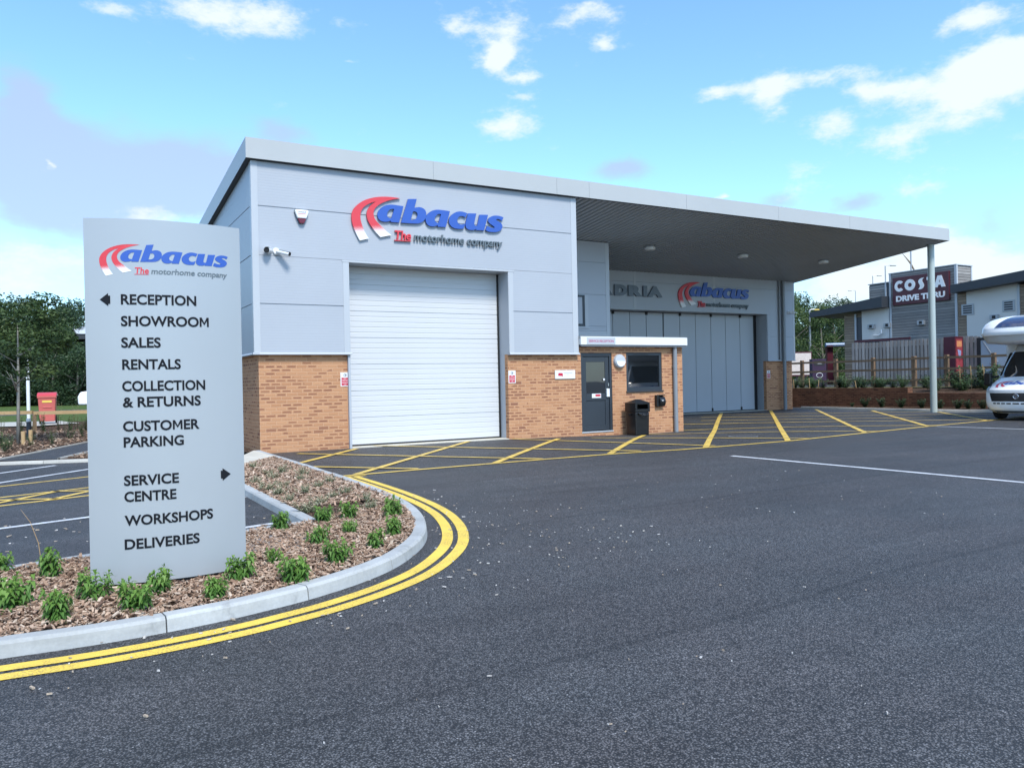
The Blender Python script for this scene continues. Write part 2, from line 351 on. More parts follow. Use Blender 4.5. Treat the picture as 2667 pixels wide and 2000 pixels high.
MT['tree_b'] = m_leaf('dark_tree_foliage', (.034, .066, .028), (.022, .046, .022), (.07, .11, .040), .35, .25)
MT['tree_c'] = m_leaf('bright_tree_foliage', (.075, .12, .035), (.045, .085, .028), (.13, .18, .055), .35, .25)
MT['bark'] = simple('grey_bark', (.17, .15, .125), .9, 0, .3, 9, .5, 30)
MT['pale_bark'] = simple('pale_grey_bark', (.34, .32, .28), .9, 0, .25, 9, .4, 30)
MT['stem'] = simple('green_brown_stem', (.10, .10, .04), .8)
MT['grass'] = m_grass('lawn', (.065, .115, .03), (.11, .15, .045))
MT['rough_grass'] = m_grass('rough_verge', (.10, .11, .05), (.16, .14, .08))
MT['post_wood'] = m_timber('brown_softwood', (.18, .115, .072), (.26, .175, .112), 2, 40); MT['rail_wood'] = m_timber('brown_softwood_rail', (.17, .115, .075), (.25, .175, .115), 1, 40)
MT['rail_pale'] = m_timber('pale_softwood_rail', (.40, .26, .13), (.50, .35, .19), 0, 40)
MT['grey_board'] = m_timber('weathered_fence_board', (.27, .245, .225), (.41, .375, .345), 2, 35)
MT['clad_wood'] = m_timber('weathered_timber_cladding', (.20, .19, .18), (.31, .30, .285), 1, 35); MT['clad_tan'] = m_timber('tan_timber_cladding', (.24, .18, .13), (.33, .26, .19), 1, 35)
MT['render_wall'] = simple('pale_wall_panel', (.62, .605, .57), .6, 0, .03, .7); MT['slate'] = simple('dark_roof_fascia', (.030, .036, .045), .5)
MT['maroon'] = simple('maroon_sign', (.075, .012, .022), .4); MT['white_letter'] = simple('white_sign_letter', (.80, .80, .80), .4)
MT['steel'] = simple('galvanised_steel', (.36, .38, .40), .4, .3); MT['red_bin'] = simple('faded_red_plastic', (.50, .115, .10), .55, 0, .08); MT['red_lid'] = simple('red_plastic_lid', (.55, .045, .06), .4)
MT['camper_white'] = simple('white_motorhome_paint', (.90, .91, .91), .18, 0, .015, .4); MT['camper_grey'] = simple('light_grey_moulding', (.52, .54, .55), .35); MT['tyre'] = simple('black_tyre', (.012, .012, .013), .85)
MT['chrome'] = simple('chrome_badge', (.60, .62, .64), .15, .9); MT['lamp_glass'] = simple('smoked_headlamp', (.09, .11, .13), .12)
MT['skylight'] = m_glass('blue_roof_window', (.02, .035, .10), .5)
MT['amber'] = simple('amber_lamp_cover', (.70, .52, .10), .4); MT['purple'] = simple('dark_purple_panel', (.028, .010, .04), .7); MT['menu'] = simple('pale_menu_sheet', (.62, .55, .50), .5, 0, .12, 9)
MT['blue_roof'] = simple('blue_grey_canopy', (.16, .24, .36), .3)
MT['soil'] = simple('bare_soil', (.09, .065, .045), .95, 0, .3, 4, .6, 25)

# ------------------------------------------------------------------ mesh helpers
rng = random.Random(7)
def link(o, parent=None):
    COL.objects.link(o)
    if parent is not None: o.parent = parent
    return o
def tag(o, label=None, cat=None, group=None, kind=None):
    if label: o['label'] = label
    if cat: o['category'] = cat
    if group: o['group'] = group
    if kind: o['kind'] = kind
    return o
def thing(name, loc, label, cat, group=None, rot=0.0):
    o = bpy.data.objects.new(name, None); o.empty_display_size = .2; o.location = loc; o.rotation_euler = (0, 0, rot)
    COL.objects.link(o); return tag(o, label, cat, group)
class MB:
    def __init__(s): s.v = []; s.f = []
    def add(s, vs, fs):
        b = len(s.v); s.v += [tuple(map(float, p)) for p in vs]; s.f += [tuple(i + b for i in q) for q in fs]; return s
    def box(s, x0, x1, y0, y1, z0, z1):
        return s.add([(x0, y0, z0), (x1, y0, z0), (x1, y1, z0), (x0, y1, z0), (x0, y0, z1), (x1, y0, z1), (x1, y1, z1), (x0, y1, z1)],
                     [(0, 3, 2, 1), (4, 5, 6, 7), (0, 1, 5, 4), (1, 2, 6, 5), (2, 3, 7, 6), (3, 0, 4, 7)])
    def quad(s, a, b, c, d): return s.add([a, b, c, d], [(0, 1, 2, 3)])
    def poly(s, pts): return s.add(pts, [tuple(range(len(pts)))])
    def prism(s, pts, d):
        """solid from a planar outline and an offset vector (outline seen counter-clockwise from the side opposite to d)"""
        n = len(pts); q = [(p[0] + d[0], p[1] + d[1], p[2] + d[2]) for p in pts]
        return s.add(list(pts) + q, [tuple(range(n)), tuple(range(2 * n - 1, n - 1, -1))] + [(i, n + i, n + (i + 1) % n, (i + 1) % n) for i in range(n)])
    def tube(s, path, r, n=10, cap=True):
        P = [Vector(p) for p in path]; m = len(P); rr = r if isinstance(r, (list, tuple)) else [r] * m; vs = []; up = None
        for i, p in enumerate(P):
            t = (P[min(i + 1, m - 1)] - P[max(i - 1, 0)]).normalized()
            if up is None: up = Vector((0, 0, 1)) if abs(t.z) < .9 else Vector((1, 0, 0))
            a = t.cross(up).normalized(); b = a.cross(t).normalized(); up = b
            for k in range(n):
                g = 2 * math.pi * k / n; q = p + (a * math.cos(g) + b * math.sin(g)) * rr[i]; vs.append(q)
        fs = [(i * n + k, i * n + (k + 1) % n, (i + 1) * n + (k + 1) % n, (i + 1) * n + k) for i in range(m - 1) for k in range(n)]
        if cap: fs += [tuple(range(n - 1, -1, -1)), tuple(range((m - 1) * n, m * n))]
        return s.add(vs, fs)
    def lathe(s, prof, c=(0, 0, 0), n=20, axis='z'):
        vs = []
        for r, h in prof:
            for k in range(n):
                g = 2 * math.pi * k / n; x, y = r * math.cos(g), r * math.sin(g)
                p = (x, y, h) if axis == 'z' else ((x, h, y) if axis == 'y' else (h, x, y)); vs.append((p[0] + c[0], p[1] + c[1], p[2] + c[2]))
        m = len(prof)
        fs = [(i * n + k, i * n + (k + 1) % n, (i + 1) * n + (k + 1) % n, (i + 1) * n + k) for i in range(m - 1) for k in range(n)]
        fs += [tuple(range(n - 1, -1, -1)), tuple(range((m - 1) * n, m * n))]
        return s.add(vs, fs)
    def mesh(s, name, material, smooth=False):
        me = bpy.data.meshes.new(name); me.from_pydata(s.v, [], s.f); me.materials.append(MT[material] if isinstance(material, str) else material)
        bm = bmesh.new(); bm.from_mesh(me); bmesh.ops.recalc_face_normals(bm, faces=bm.faces); bm.to_mesh(me); bm.free()
        if smooth:
            me.polygons.foreach_set('use_smooth', [True] * len(me.polygons))
        me.update(); return me
    def build(s, name, material, parent=None, bevel=0.0, smooth=False, seg=2):
        o = bpy.data.objects.new(name, s.mesh(name, material, smooth)); link(o, parent)
        if parent is not None: o.location = -Vector(parent.location) if not parent.get('local') else (0, 0, 0)
        if bevel:
            m = o.modifiers.new('edge', 'BEVEL'); m.width = bevel; m.segments = seg; m.limit_method = 'ANGLE'; m.angle_limit = R_(40); m.harden_normals = False
        if smooth:
            e = o.modifiers.new('split', 'EDGE_SPLIT'); e.split_angle = R_(38)
        return o
def local(o): o['local'] = 1; return o      # children of this thing are modelled round its own origin

def gz(x, y):
    """height of the yard: a slight fall towards the drain by the reception door"""
    return -.085 * math.exp(-((x - 10.8) ** 2 / (2 * 2.2 ** 2) + (y - .3) ** 2 / (2 * 1.6 ** 2)))

# lettering ------------------------------------------------------------------
def curve_mesh(cu):
    o = bpy.data.objects.new('tmp', cu); COL.objects.link(o)
    dg = bpy.context.evaluated_depsgraph_get(); dg.update()
    me = bpy.data.meshes.new_from_object(o.evaluated_get(dg)); bpy.data.objects.remove(o); bpy.data.curves.remove(cu)
    n = len(me.vertices); v = np.zeros(n * 3); me.vertices.foreach_get('co', v); v = v.reshape(-1, 3)
    f = [tuple(p.vertices) for p in me.polygons]; bpy.data.meshes.remove(me); return v, f
CAPH = None
def text_geo(s, width=None, cap=.1, bold=.0, shear=0.0, spacing=1.0):
    """lettering as (x along, height, depth -.5...5); baseline at 0, width fitted, cap height as asked"""
    global CAPH
    def raw0(t, off):
        cu = bpy.data.curves.new('t', 'FONT'); cu.body = t; cu.size = 1; cu.extrude = .5; cu.offset = off; cu.shear = shear; cu.space_character = spacing; cu.resolution_u = 4
        return curve_mesh(cu)
    def raw(t):
        if 'M' not in t or bold == 0: return raw0(t, bold)
        i = t.index('M'); full, _ = raw0(t, 0); pre, _ = raw0(t[:i + 1], 0); mw = CAPH * .97; x1 = pre[:, 0].max(); th = (.115 + 2 * bold / CAPH)
        q = [(0, 0), (0, 1), (th * 1.15, 1), (.485, .42), (.97 - th * 1.15, 1), (.97, 1), (.97, 0), (.97 - th, 0), (.97 - th, .66), (.485, .17), (th, .66), (th, 0)]
        mv, mf = poly_geo([[(x * CAPH, y * CAPH) for x, y in q]], False); mv = mv.copy(); mv[:, 0] += x1 - mw; parts = [(mv, mf)]
        if i: parts.append(raw0(t[:i], bold))
        if i + 1 < len(t): r_, f_ = raw0(t[i + 1:], bold); r_ = r_.copy(); r_[:, 0] += full[:, 0].max() + bold - r_[:, 0].max(); parts.append((r_, f_))
        V, F = [], []
        for v_, f_ in parts: F += [tuple(k + sum(len(z) for z in V) for k in q_) for q_ in f_]; V.append(v_)
        return np.concatenate(V), F
    if CAPH is None:
        h, _ = raw0('H', 0); CAPH = h[:, 1].max() - h[:, 1].min()
    v, f = raw(s)
    k = cap / CAPH; x0, x1 = v[:, 0].min(), v[:, 0].max()
    v[:, 0] -= x0; v[:, 0] *= (width / (x1 - x0) if width else k); v[:, 1] *= k
    return v, f
def put(mb, geo, org, right, up, nrm, depth):
    """place lettering: front face `depth` proud of org along nrm"""
    v, f = geo; o, r, u, n = map(np.array, (org, right, up, nrm))
    mb.add([tuple(o + r * p[0] + u * p[1] + n * (p[2] + .5) * depth) for p in v], f); return mb
X_, Z_, FR = (1, 0, 0), (0, 0, 1), (0, -1, 0)
def poly_geo(polys, soft=True):
    cu = bpy.data.curves.new('p', 'CURVE'); cu.dimensions = '2D'; cu.fill_mode = 'BOTH'; cu.extrude = .5
    for q in polys:
        # round the traced corners off a little with one corner-cutting pass on shallow corners
        pts = []
        m = len(q)
        for i in range(m):
            a, b, c = Vector(q[i - 1]), Vector(q[i]), Vector(q[(i + 1) % m])
            if soft and (b - a).length > 1e-6 and (c - b).length > 1e-6 and (b - a).angle(c - b) < R_(42): pts += [b.lerp(a, .25), b.lerp(c, .25)]
            else: pts.append(b)
        sp = cu.splines.new('POLY'); sp.points.add(len(pts) - 1); sp.use_cyclic_u = True
        for i, p in enumerate(pts): sp.points[i].co = (p[0], p[1], 0, 1)
    return curve_mesh(cu)
LOGO = [[[[0.978,1.034],[0.864,1.041],[0.719,1.041],[0.574,1.033],[0.431,1.012],[0.324,0.986],[0.217,0.95],[0.117,0.907],[0.025,0.848],[-0.053,0.784],[-0.117,0.714],[-0.156,0.644],[-0.178,0.582],[-0.186,0.514],[-0.181,0.435],[-0.166,0.356],[-0.14,0.278],[-0.1,0.187],[-0.047,0.077],[0.0,0.0],[0.204,0.058],[0.157,0.126],[0.109,0.21],[0.076,0.288],[0.05,0.36],[0.027,0.438],[0.018,0.518],[0.023,0.599],[0.042,0.661],[0.078,0.725],[0.136,0.784],[0.214,0.835],[0.3,0.877],[0.393,0.903],[0.321,0.856],[0.256,0.795],[0.212,0.737],[0.179,0.667],[0.167,0.598],[0.176,0.525],[0.199,0.453],[0.24,0.382],[0.302,0.299],[0.371,0.216],[0.483,0.109],[0.743,0.173],[0.651,0.237],[0.573,0.307],[0.488,0.375],[0.418,0.437],[0.363,0.5],[0.336,0.566],[0.326,0.633],[0.338,0.695],[0.368,0.752],[0.426,0.811],[0.514,0.874],[0.63,0.932],[0.754,0.978],[0.878,1.011]]],[[[1.054,0.861],[0.968,0.863],[0.874,0.869],[0.774,0.871],[0.703,0.864],[0.632,0.845],[0.561,0.812],[0.503,0.767],[0.46,0.716],[0.431,0.66],[0.421,0.599],[0.432,0.547],[0.459,0.503],[0.511,0.474],[0.574,0.462],[0.659,0.473],[0.716,0.491],[0.742,0.51],[0.737,0.472],[0.938,0.474]],[[0.829,0.776],[0.772,0.773],[0.729,0.759],[0.693,0.73],[0.664,0.688],[0.651,0.633],[0.658,0.593],[0.682,0.565],[0.718,0.557],[0.757,0.558]]],[[[1.174,1.035],[1.387,1.059],[1.324,0.848],[1.376,0.863],[1.45,0.877],[1.516,0.869],[1.575,0.84],[1.611,0.792],[1.621,0.731],[1.612,0.661],[1.585,0.604],[1.539,0.552],[1.478,0.513],[1.404,0.49],[1.33,0.484],[1.162,0.479],[0.988,0.476]],[[1.285,0.759],[1.344,0.768],[1.38,0.751],[1.402,0.712],[1.397,0.657],[1.37,0.606],[1.325,0.575],[1.273,0.561],[1.229,0.561]]],[[[2.23,0.85],[2.066,0.858],[1.948,0.861],[1.85,0.849],[1.771,0.822],[1.692,0.771],[1.633,0.712],[1.602,0.638],[1.599,0.576],[1.624,0.515],[1.676,0.466],[1.753,0.45],[1.831,0.461],[1.886,0.481],[1.913,0.503],[1.905,0.458],[2.112,0.465]],[[2.0,0.76],[1.946,0.764],[1.906,0.749],[1.871,0.715],[1.836,0.667],[1.827,0.613],[1.848,0.57],[1.892,0.546],[1.931,0.548]]],[[[2.689,0.84],[2.598,0.864],[2.507,0.872],[2.415,0.855],[2.334,0.814],[2.263,0.758],[2.211,0.69],[2.195,0.616],[2.213,0.545],[2.267,0.486],[2.346,0.452],[2.447,0.448],[2.548,0.456],[2.584,0.47],[2.627,0.588],[2.561,0.564],[2.499,0.555],[2.449,0.574],[2.42,0.617],[2.416,0.671],[2.443,0.719],[2.494,0.755],[2.565,0.766],[2.636,0.74]]],[[[2.709,0.842],[2.931,0.857],[2.868,0.608],[2.878,0.567],[2.919,0.555],[2.955,0.569],[2.967,0.616],[3.024,0.837],[3.254,0.853],[3.135,0.463],[2.911,0.455],[2.926,0.491],[2.886,0.462],[2.803,0.444],[2.721,0.449],[2.66,0.481],[2.633,0.543],[2.643,0.617]]],[[[3.684,0.824],[3.599,0.85],[3.503,0.858],[3.407,0.847],[3.322,0.812],[3.263,0.761],[3.248,0.704],[3.276,0.659],[3.349,0.619],[3.422,0.578],[3.432,0.556],[3.4,0.539],[3.326,0.543],[3.263,0.566],[3.221,0.576],[3.177,0.475],[3.26,0.444],[3.366,0.44],[3.472,0.449],[3.558,0.477],[3.624,0.533],[3.652,0.596],[3.632,0.66],[3.563,0.706],[3.489,0.733],[3.468,0.745],[3.485,0.768],[3.554,0.778],[3.634,0.74]]]]
LOGO_GEO = [poly_geo(q) for q in LOGO]
def logo_geos():
    """(part name, material, geometry) of the roadway-and-lettering logo, 3.87 wide, origin at the foot of the left roadway"""
    out = [('swoosh', 'swoosh', LOGO_GEO[0])]
    out += [('letter', 'logo_blue', g) for g in LOGO_GEO[1:]]
    t = text_geo('The', .395, .186, .022, .1); t = (t[0] + np.array((.835, .102, 0)), t[1])
    u = (np.array([(x, y, z) for z in (-.5, .5) for x, y in ((.822, .056), (1.226, .062), (1.226, .082), (.822, .076))]), [(3, 2, 1, 0), (4, 5, 6, 7), (0, 1, 5, 4), (1, 2, 6, 5), (2, 3, 7, 6), (3, 0, 4, 7)])
    out += [('red_word', 'logo_red', t), ('underline', 'logo_red', u)]
    m = text_geo('motorhome company', 2.345, .178, .018, .12); out.append(('tagline', 'logo_grey', (m[0] + np.array((1.30, .094, 0)), m[1])))
    return out
LG = logo_geos()

# ------------------------------------------------------------------ cladding profiles
def ribbed(mb, a, b, z0, z1, nrm, pitch=.0575, deep=.0006, joints=(), off=0.0):
    """horizontally ribbed sheet between plan points a and b; joints are open shadow grooves"""
    a, b, n = np.array(a, float), np.array(b, float), np.array(nrm, float)
    prof = []; z = z0; k = math.ceil((z0 + 1e-6) / pitch)
    zs = [z0]
    cuts = sorted(joints)
    prof.append((z0, 0.0))
    kz = math.floor(z0 / pitch) + 1
    ev = []
    while kz * pitch < z1 - .02:
        zz = kz * pitch
        if zz > z0 + .02 and all(abs(zz - j) > .03 for j in cuts): ev.append((zz, 'r'))
        kz += 1
    ev += [(j, 'j') for j in cuts if z0 + .03 < j < z1 - .03]
    for zz, t in sorted(ev):
        if t == 'r': prof += [(zz - .010, 0), (zz - .006, -deep), (zz + .004, -deep), (zz + .010, 0)]
        else: prof += [(zz - .010, 0), (zz - .007, -.022), (zz + .007, -.022), (zz + .010, 0)]
    prof.append((z1, 0))
    vs = []
    for z, d in prof:
        for p in (a, b): q = p[:2] + n[:2] * (d + off); vs.append((q[0], q[1], z))
    fs = [(2 * i, 2 * i + 1, 2 * i + 3, 2 * i + 2) for i in range(len(prof) - 1)]
    return mb.add(vs, fs)
def flat_clad(mb, a, b, z0, z1, nrm, joints=()):
    return ribbed(mb, a, b, z0, z1, nrm, pitch=1e3, joints=joints)

# ------------------------------------------------------------------ the service building
H0, H1, SL, OV = 6.16, 6.589, -.099, .117
XA, XB, D1, D2, XL, YB = 8.197, 11.847, 3.497, 6.78, 24.229, 17.0
O1, O2, OH, O3, OH2, OL = 2.077, 6.134, 4.137, 22.548, 4.073, 12.17
BZ = 2.10
JT = (5.222, 4.19, 3.165)
def zs(y): return H0 + SL * y
B = thing('service_building', (12, 8, 0), 'silver clad workshop with brick plinth, white shutter and wide canopy on one column', 'building')
def part(mb, name, m, parent=B, bevel=0.0, smooth=False, label=None):
    o = mb.build(name, m, None, bevel, smooth); o.parent = parent
    off = Vector((0, 0, 0)); p = parent
    while p is not None: off += p.location; p = p.parent
    o.location = -off if parent.parent is None else (0, 0, 0)
    if label: o['label'] = label
    return o
# front wall cladding: three sheets round the shutter opening
c = MB()
ribbed(c, (.13, 0), (1.94, 0), BZ + .02, OH + .044, FR, joints=(3.165,)); ribbed(c, (O2 + .135, 0), (XA - .16, 0), BZ + .02, OH + .044, FR, joints=(3.165,))
ribbed(c, (.13, 0), (XA - .16, 0), OH + .05, H0 - .004, FR, joints=(5.222,))
part(c, 'front_cladding', 'clad')
c = MB(); ribbed(c, (0, YB), (0, .13), BZ + .02, H0 - .5, (-1, 0, 0), joints=JT)
# sloping top of the side sheet, under the falling verge
c.quad((0, YB, H0 - .5), (0, .13, H0 - .5), (0, .13, zs(.13) - .01), (0, 5.0, zs(5.0) - .01))
part(c, 'side_cladding', 'clad')
c = MB(); c.box(.02, .05, .05, YB, BZ + .02, 4.4); c.box(.02, XA - .05, .03, .06, OH + .06, H0 - .02); part(c, 'wall_core', 'clad_flat')
# corner and opening trims
t = MB(); t.box(-.006, .132, -.008, .02, BZ + .01, H0 - .002); t.box(-.008, .02, .021, .135, BZ + .01, H0 - .02)
part(t, 'corner_trim', 'trim', bevel=.003)
t = MB(); t.box(XA - .162, XA + .006, -.008, D1 + .02, BZ + .01, H0 - .004); part(t, 'corner_trim', 'trim', bevel=.003)
for a, b in ((1.938, O1), (O2, O2 + .137)):
    t = MB(); t.box(a, b, -.007, .02, BZ + .01, OH); part(t, 'opening_trim', 'trim', bevel=.003)
t = MB(); t.box(O1 - .16, O2 + .17, -.012, .03, OH, OH + .045); part(t, 'lintel_trim', 'trim', bevel=.004)
for a, b in ((-.03, O1 + .03), (O2, XA + .03)):
    t = MB(); t.prism([(a, -.03, BZ - .012), (a, -.034, BZ + .004), (a, -.009, BZ + .035), (a, .1, BZ + .035), (a, .1, BZ - .012)], (b - a, 0, 0)); part(t, 'drip_flashing', 'trim')
t = MB(); t.prism([(-.03, -.03, BZ - .012), (-.034, -.03, BZ + .004), (-.009, -.03, BZ + .035), (.1, -.03, BZ + .035), (.1, -.03, BZ - .012)], (0, YB + .03, 0)); part(t, 'drip_flashing', 'trim')
# brick plinths
w = MB(); w.box(.1, O1, .1, .36, -.15, BZ); w.box(.1, .36, .36, YB, -.15, BZ); part(w, 'brick_plinth', 'brick')
w = MB(); w.box(O2, XA, .1, .25, -.15, BZ); part(w, 'brick_plinth', 'brick')
# shutter reveal and roller door
r = MB(); r.box(O2 - .001, O2 + .05, .252, .60, 0, BZ); r.box(O2 - .002, O2 + .05, .022, .60, BZ + .001, OH); r.box(O1 - .05, O1 + .002, .022, .60, 0, OH); r.box(O1, O2, .03, .60, OH - .002, OH + .045)
part(r, 'door_reveal', 'clad_flat')
def panel_door(x0, x1, y, z0, z1, main, sub):
    """sectional door: main joints as deep grooves, ribs in between"""
    m = MB(); prof = [(z0, 0)]
    ev = [(z, 'm') for z in main] + [(z, 's') for z in sub]
    for z, k in sorted(ev):
        d, h = (.013, .007) if k == 'm' else (.006, .009)
        prof += [(z - h - .004, 0), (z - h, d), (z + h, d), (z + h + .006, 0)]
    prof.append((z1, 0)); vs = []
    for z, d in prof: vs += [(x0, y + d, z), (x1, y + d, z)]
    return m.add(vs, [(2 * i, 2 * i + 1, 2 * i + 3, 2 * i + 2) for i in range(len(prof) - 1)])
mains = [.05 + .612 * k for k in range(1, 7)]; subs = [.05 + .612 * k + .1224 * j for k in range(7) for j in range(1, 5)]
YR = .52
rd = part(panel_door(O1 + .004, O2 - .05, YR, .05, OH - .01, mains, [s for s in subs if s < OH - .05]), 'roller_door', 'door_white')
s = MB(); s.box(O1 + .003, O2 - .045, YR - .012, YR + .03, .008, .048); s.box(O2 - .049, O2 - .004, YR - .02, YR + .03, .02, OH - .02)
part(s, 'rubber_seal', 'seal', rd)
t = MB(); t.box(O1 - .0, O2, .10, .60, -.05, .012); part(t, 'threshold_slab', 'slab')
# roof, fascia, soffit
XR = XL + OV
f = MB()
def sl(x, y, z): return (x, y, z + SL * y)
f.add([sl(-OV, -OV, H0), sl(XR, -OV, H0), sl(XR, -OV, H1), sl(-OV, -OV, H1), (-OV + .05, -OV + .06, H1 - .02), (XR - .05, -OV + .06, H1 - .02)], [(0, 1, 2, 3), (3, 2, 5, 4)])
f.add([sl(-OV, YB, H0), sl(-OV, -OV, H0), sl(-OV, -OV, H1), sl(-OV, YB, H1), sl(-OV + .05, YB, H1 - .02), (-OV + .05, -OV + .06, H1 - .02)], [(0, 1, 2, 3), (3, 2, 5, 4)])
f.add([sl(XR, -OV, H0), sl(XR, YB, H0), sl(XR, YB, H1), sl(XR, -OV, H1), (XR - .05, -OV + .06, H1 - .02), sl(XR - .05, YB, H1 - .02)], [(0, 1, 2, 3), (3, 2, 5, 4)])
fa = part(f, 'roof_fascia', 'fascia')
for x in (4.12, 7.55, XA + .36, 11.9, 15.6, 18.9): part(MB().box(x, x + .006, -OV - .003, -OV, H0 + .02, H1 - .005), 'fascia_joint', 'pipe', fa)
r = MB(); r.add([sl(-OV + .05, -OV + .06, H1 - .03), sl(XR - .05, -OV + .06, H1 - .03), sl(XR - .05, YB, H1 - .03), sl(-OV + .05, YB, H1 - .03)], [(0, 1, 2, 3)]); part(r, 'roof_sheet', 'roof')
s = MB(); s.add([sl(-OV + .002, -OV + .002, H0 + .006), sl(XA, -OV + .002, H0 + .006), sl(XA, .06, H0 + .006), sl(.05, .06, H0 + .006), sl(.05, YB, H0 + .006), sl(-OV + .002, YB, H0 + .006)], [(0, 1, 2, 3), (3, 4, 5, 0)])
part(s, 'eaves_soffit', 'soffit_dark')
# corrugated canopy soffit: ribs run front to back
s = MB(); vs = []; P = []
x = XA + .006
while x < XR - .03:
    for dx, dz in ((0, .02), (.07, .02), (.09, .055), (.15, .055), (.17, .02)):
        if x + dx < XR - .003: P.append((x + dx, dz))
    x += .19
P.append((XR - .003, .02))
for px, dz in P: vs += [sl(px, -OV + .003, H0 + dz), sl(px, YB - 1, H0 + dz)]
s.add(vs, [(2 * i, 2 * i + 2, 2 * i + 3, 2 * i + 1) for i in range(len(P) - 1)])
part(s, 'canopy_soffit', 'soffit')
s = MB(); s.add([sl(XA + .01, -OV + .004, H0 + .002), sl(XR - .003, -OV + .004, H0 + .002), sl(XR - .003, -OV + .09, H0 + .002), sl(XA + .01, -OV + .09, H0 + .002)], [(0, 1, 2, 3)])
part(s, 'soffit_edge_trim', 'soffit_dark')
# column
cpost = MB(); cpost.tube([(24.214, .514, -.05), (24.214, .514, zs(.514) + .02)], .117, 28); part(cpost, 'canopy_column', 'column', smooth=True)
# set back upper box with its window
c = MB(); flat_clad(c, (XA + .0, D1), (XB - .14, D1), 2.98, zs(D1) - .0, FR, joints=(5.155, 4.13, 3.13)); c.quad((XB, D1 + .02, 2.82), (XB, D2, 2.82), (XB, D2, zs(D2)), (XB, D1 + .02, zs(D1)))
part(c, 'upper_cladding', 'clad_flat')
t = MB(); t.box(XB - .142, XB + .006, D1 - .008, D1 + .13, 2.82, zs(D1) - .005); t.box(XA, XB - .143, D1 - .008, D1 + .05, 2.82, 2.975); part(t, 'corner_trim', 'trim', bevel=.003)
wn = MB(); wn.box(9.6, 10.87, D1 - .02, D1 + .05, 3.13, 3.20); wn.box(9.6, 10.87, D1 - .02, D1 + .05, 4.04, 4.10); wn.box(10.79, 10.87, D1 - .02, D1 + .05, 3.20, 4.04); wn.box(9.6, 9.67, D1 - .02, D1 + .05, 3.20, 4.04)
wf = part(wn, 'upper_window', 'anthracite', bevel=.004)
g = MB(); g.box(9.67, 10.79, D1 + .004, D1 + .02, 3.20, 4.04); part(g, 'pane', 'glass', wf)
t = MB(); t.box(10.872, 11.0, D1 - .012, D1 + .02, 3.08, 4.12); t.box(9.5, 11.03, D1 - .035, D1 + .02, 3.06, 3.10); part(t, 'window_trim', 'trim', wf)
# back wall under the canopy
c = MB(); zt = zs(D2)
flat_clad(c, (XB, D2), (15.44, D2), OH2 + .04, zt + .06, FR, joints=(5.125,)); flat_clad(c, (15.56, D2), (19.50, D2), OH2 + .04, zt + .06, FR, joints=(5.125,)); flat_clad(c, (19.62, D2), (XL - .1, D2), OH2 + .04, zt + .06, FR, joints=(5.125,))
flat_clad(c, (O3 + .02, D2), (XL - .1, D2), BZ + .02, OH2 + .0395, FR, joints=(3.12,)); c.quad((XL - .01, D2 + .13, BZ), (XL - .01, YB, BZ), (XL - .01, YB, zs(YB)), (XL - .01, D2 + .13, zt))
part(c, 'canopy_wall_cladding', 'clad_flat')
t = MB()
for x in (15.44, 19.50): t.box(x, x + .12, D2 - .007, D2 + .02, OH2 + .04, zt + .03)
t.box(XL - .1, XL + .006, D2 - .008, D2 + .13, BZ + .01, zt + .03); t.box(OL, O3 + .03, D2 - .012, D2 + .02, OH2, OH2 + .04)
part(t, 'wall_trim', 'trim', bevel=.003)
w = MB(); w.box(O3, XL - .1, D2 + .1, D2 + .25, -.15, BZ); w.box(XL - .36, XL - .1, D2 + .25, YB, -.15, BZ); part(w, 'brick_plinth', 'brick')
t = MB(); t.box(O3, XL + .02, D2 - .03, D2 + .1, BZ - .012, BZ + .02); part(t, 'drip_flashing', 'trim')
r = MB(); r.box(O3 - .002, O3 + .04, D2 + .252, D2 + .65, 0, BZ); r.box(O3 - .003, O3 + .04, D2 + .02, D2 + .65, BZ + .001, OH2); r.box(OL, O3, D2 + .02, D2 + .65, OH2 - .003, OH2 + .03); r.box(XB, OL, D2 + .01, D2 + .65, 0, OH2 + .03)
part(r, 'door_reveal', 'clad_flat')
# folding leaves
YF = D2 + .57
fd = MB(); fd.box(OL, O3, YF + .04, YF + .10, .03, OH2); fdo = part(fd, 'folding_door', 'seal')
edges = [12.34 + .838 * i for i in range(6)] + [17.345] + [17.375 + .828 * i for i in range(1, 7)]
E_ = [12.34, 13.18, 14.02, 14.86, 15.68, 16.49, 17.33, 17.37, 18.21, 19.045, 19.885, 20.705, 21.535, 22.34]
for i in range(len(E_) - 1):
    a, b = E_[i], E_[i + 1]
    if b - a < .1: continue
    l = MB(); l.box(a + .012, b - .012, YF, YF + .05, .05, OH2 - .03); part(l, 'door_leaf', 'door_grey', fdo, bevel=.004)
for x in (14.02, 14.86, 16.49, 18.21, 19.885, 21.535):
    part(MB().box(x - .045, x + .045, YF - .05, YF, OH2 - .13, OH2 - .002), 'door_roller', 'seal', fdo); part(MB().box(x - .03, x + .03, YF - .04, YF, .06, .18), 'door_guide', 'seal', fdo)
t = MB(); t.box(OL, O3, D2 + .1, D2 + .66, -.05, .014); part(t, 'threshold_slab', 'slab')
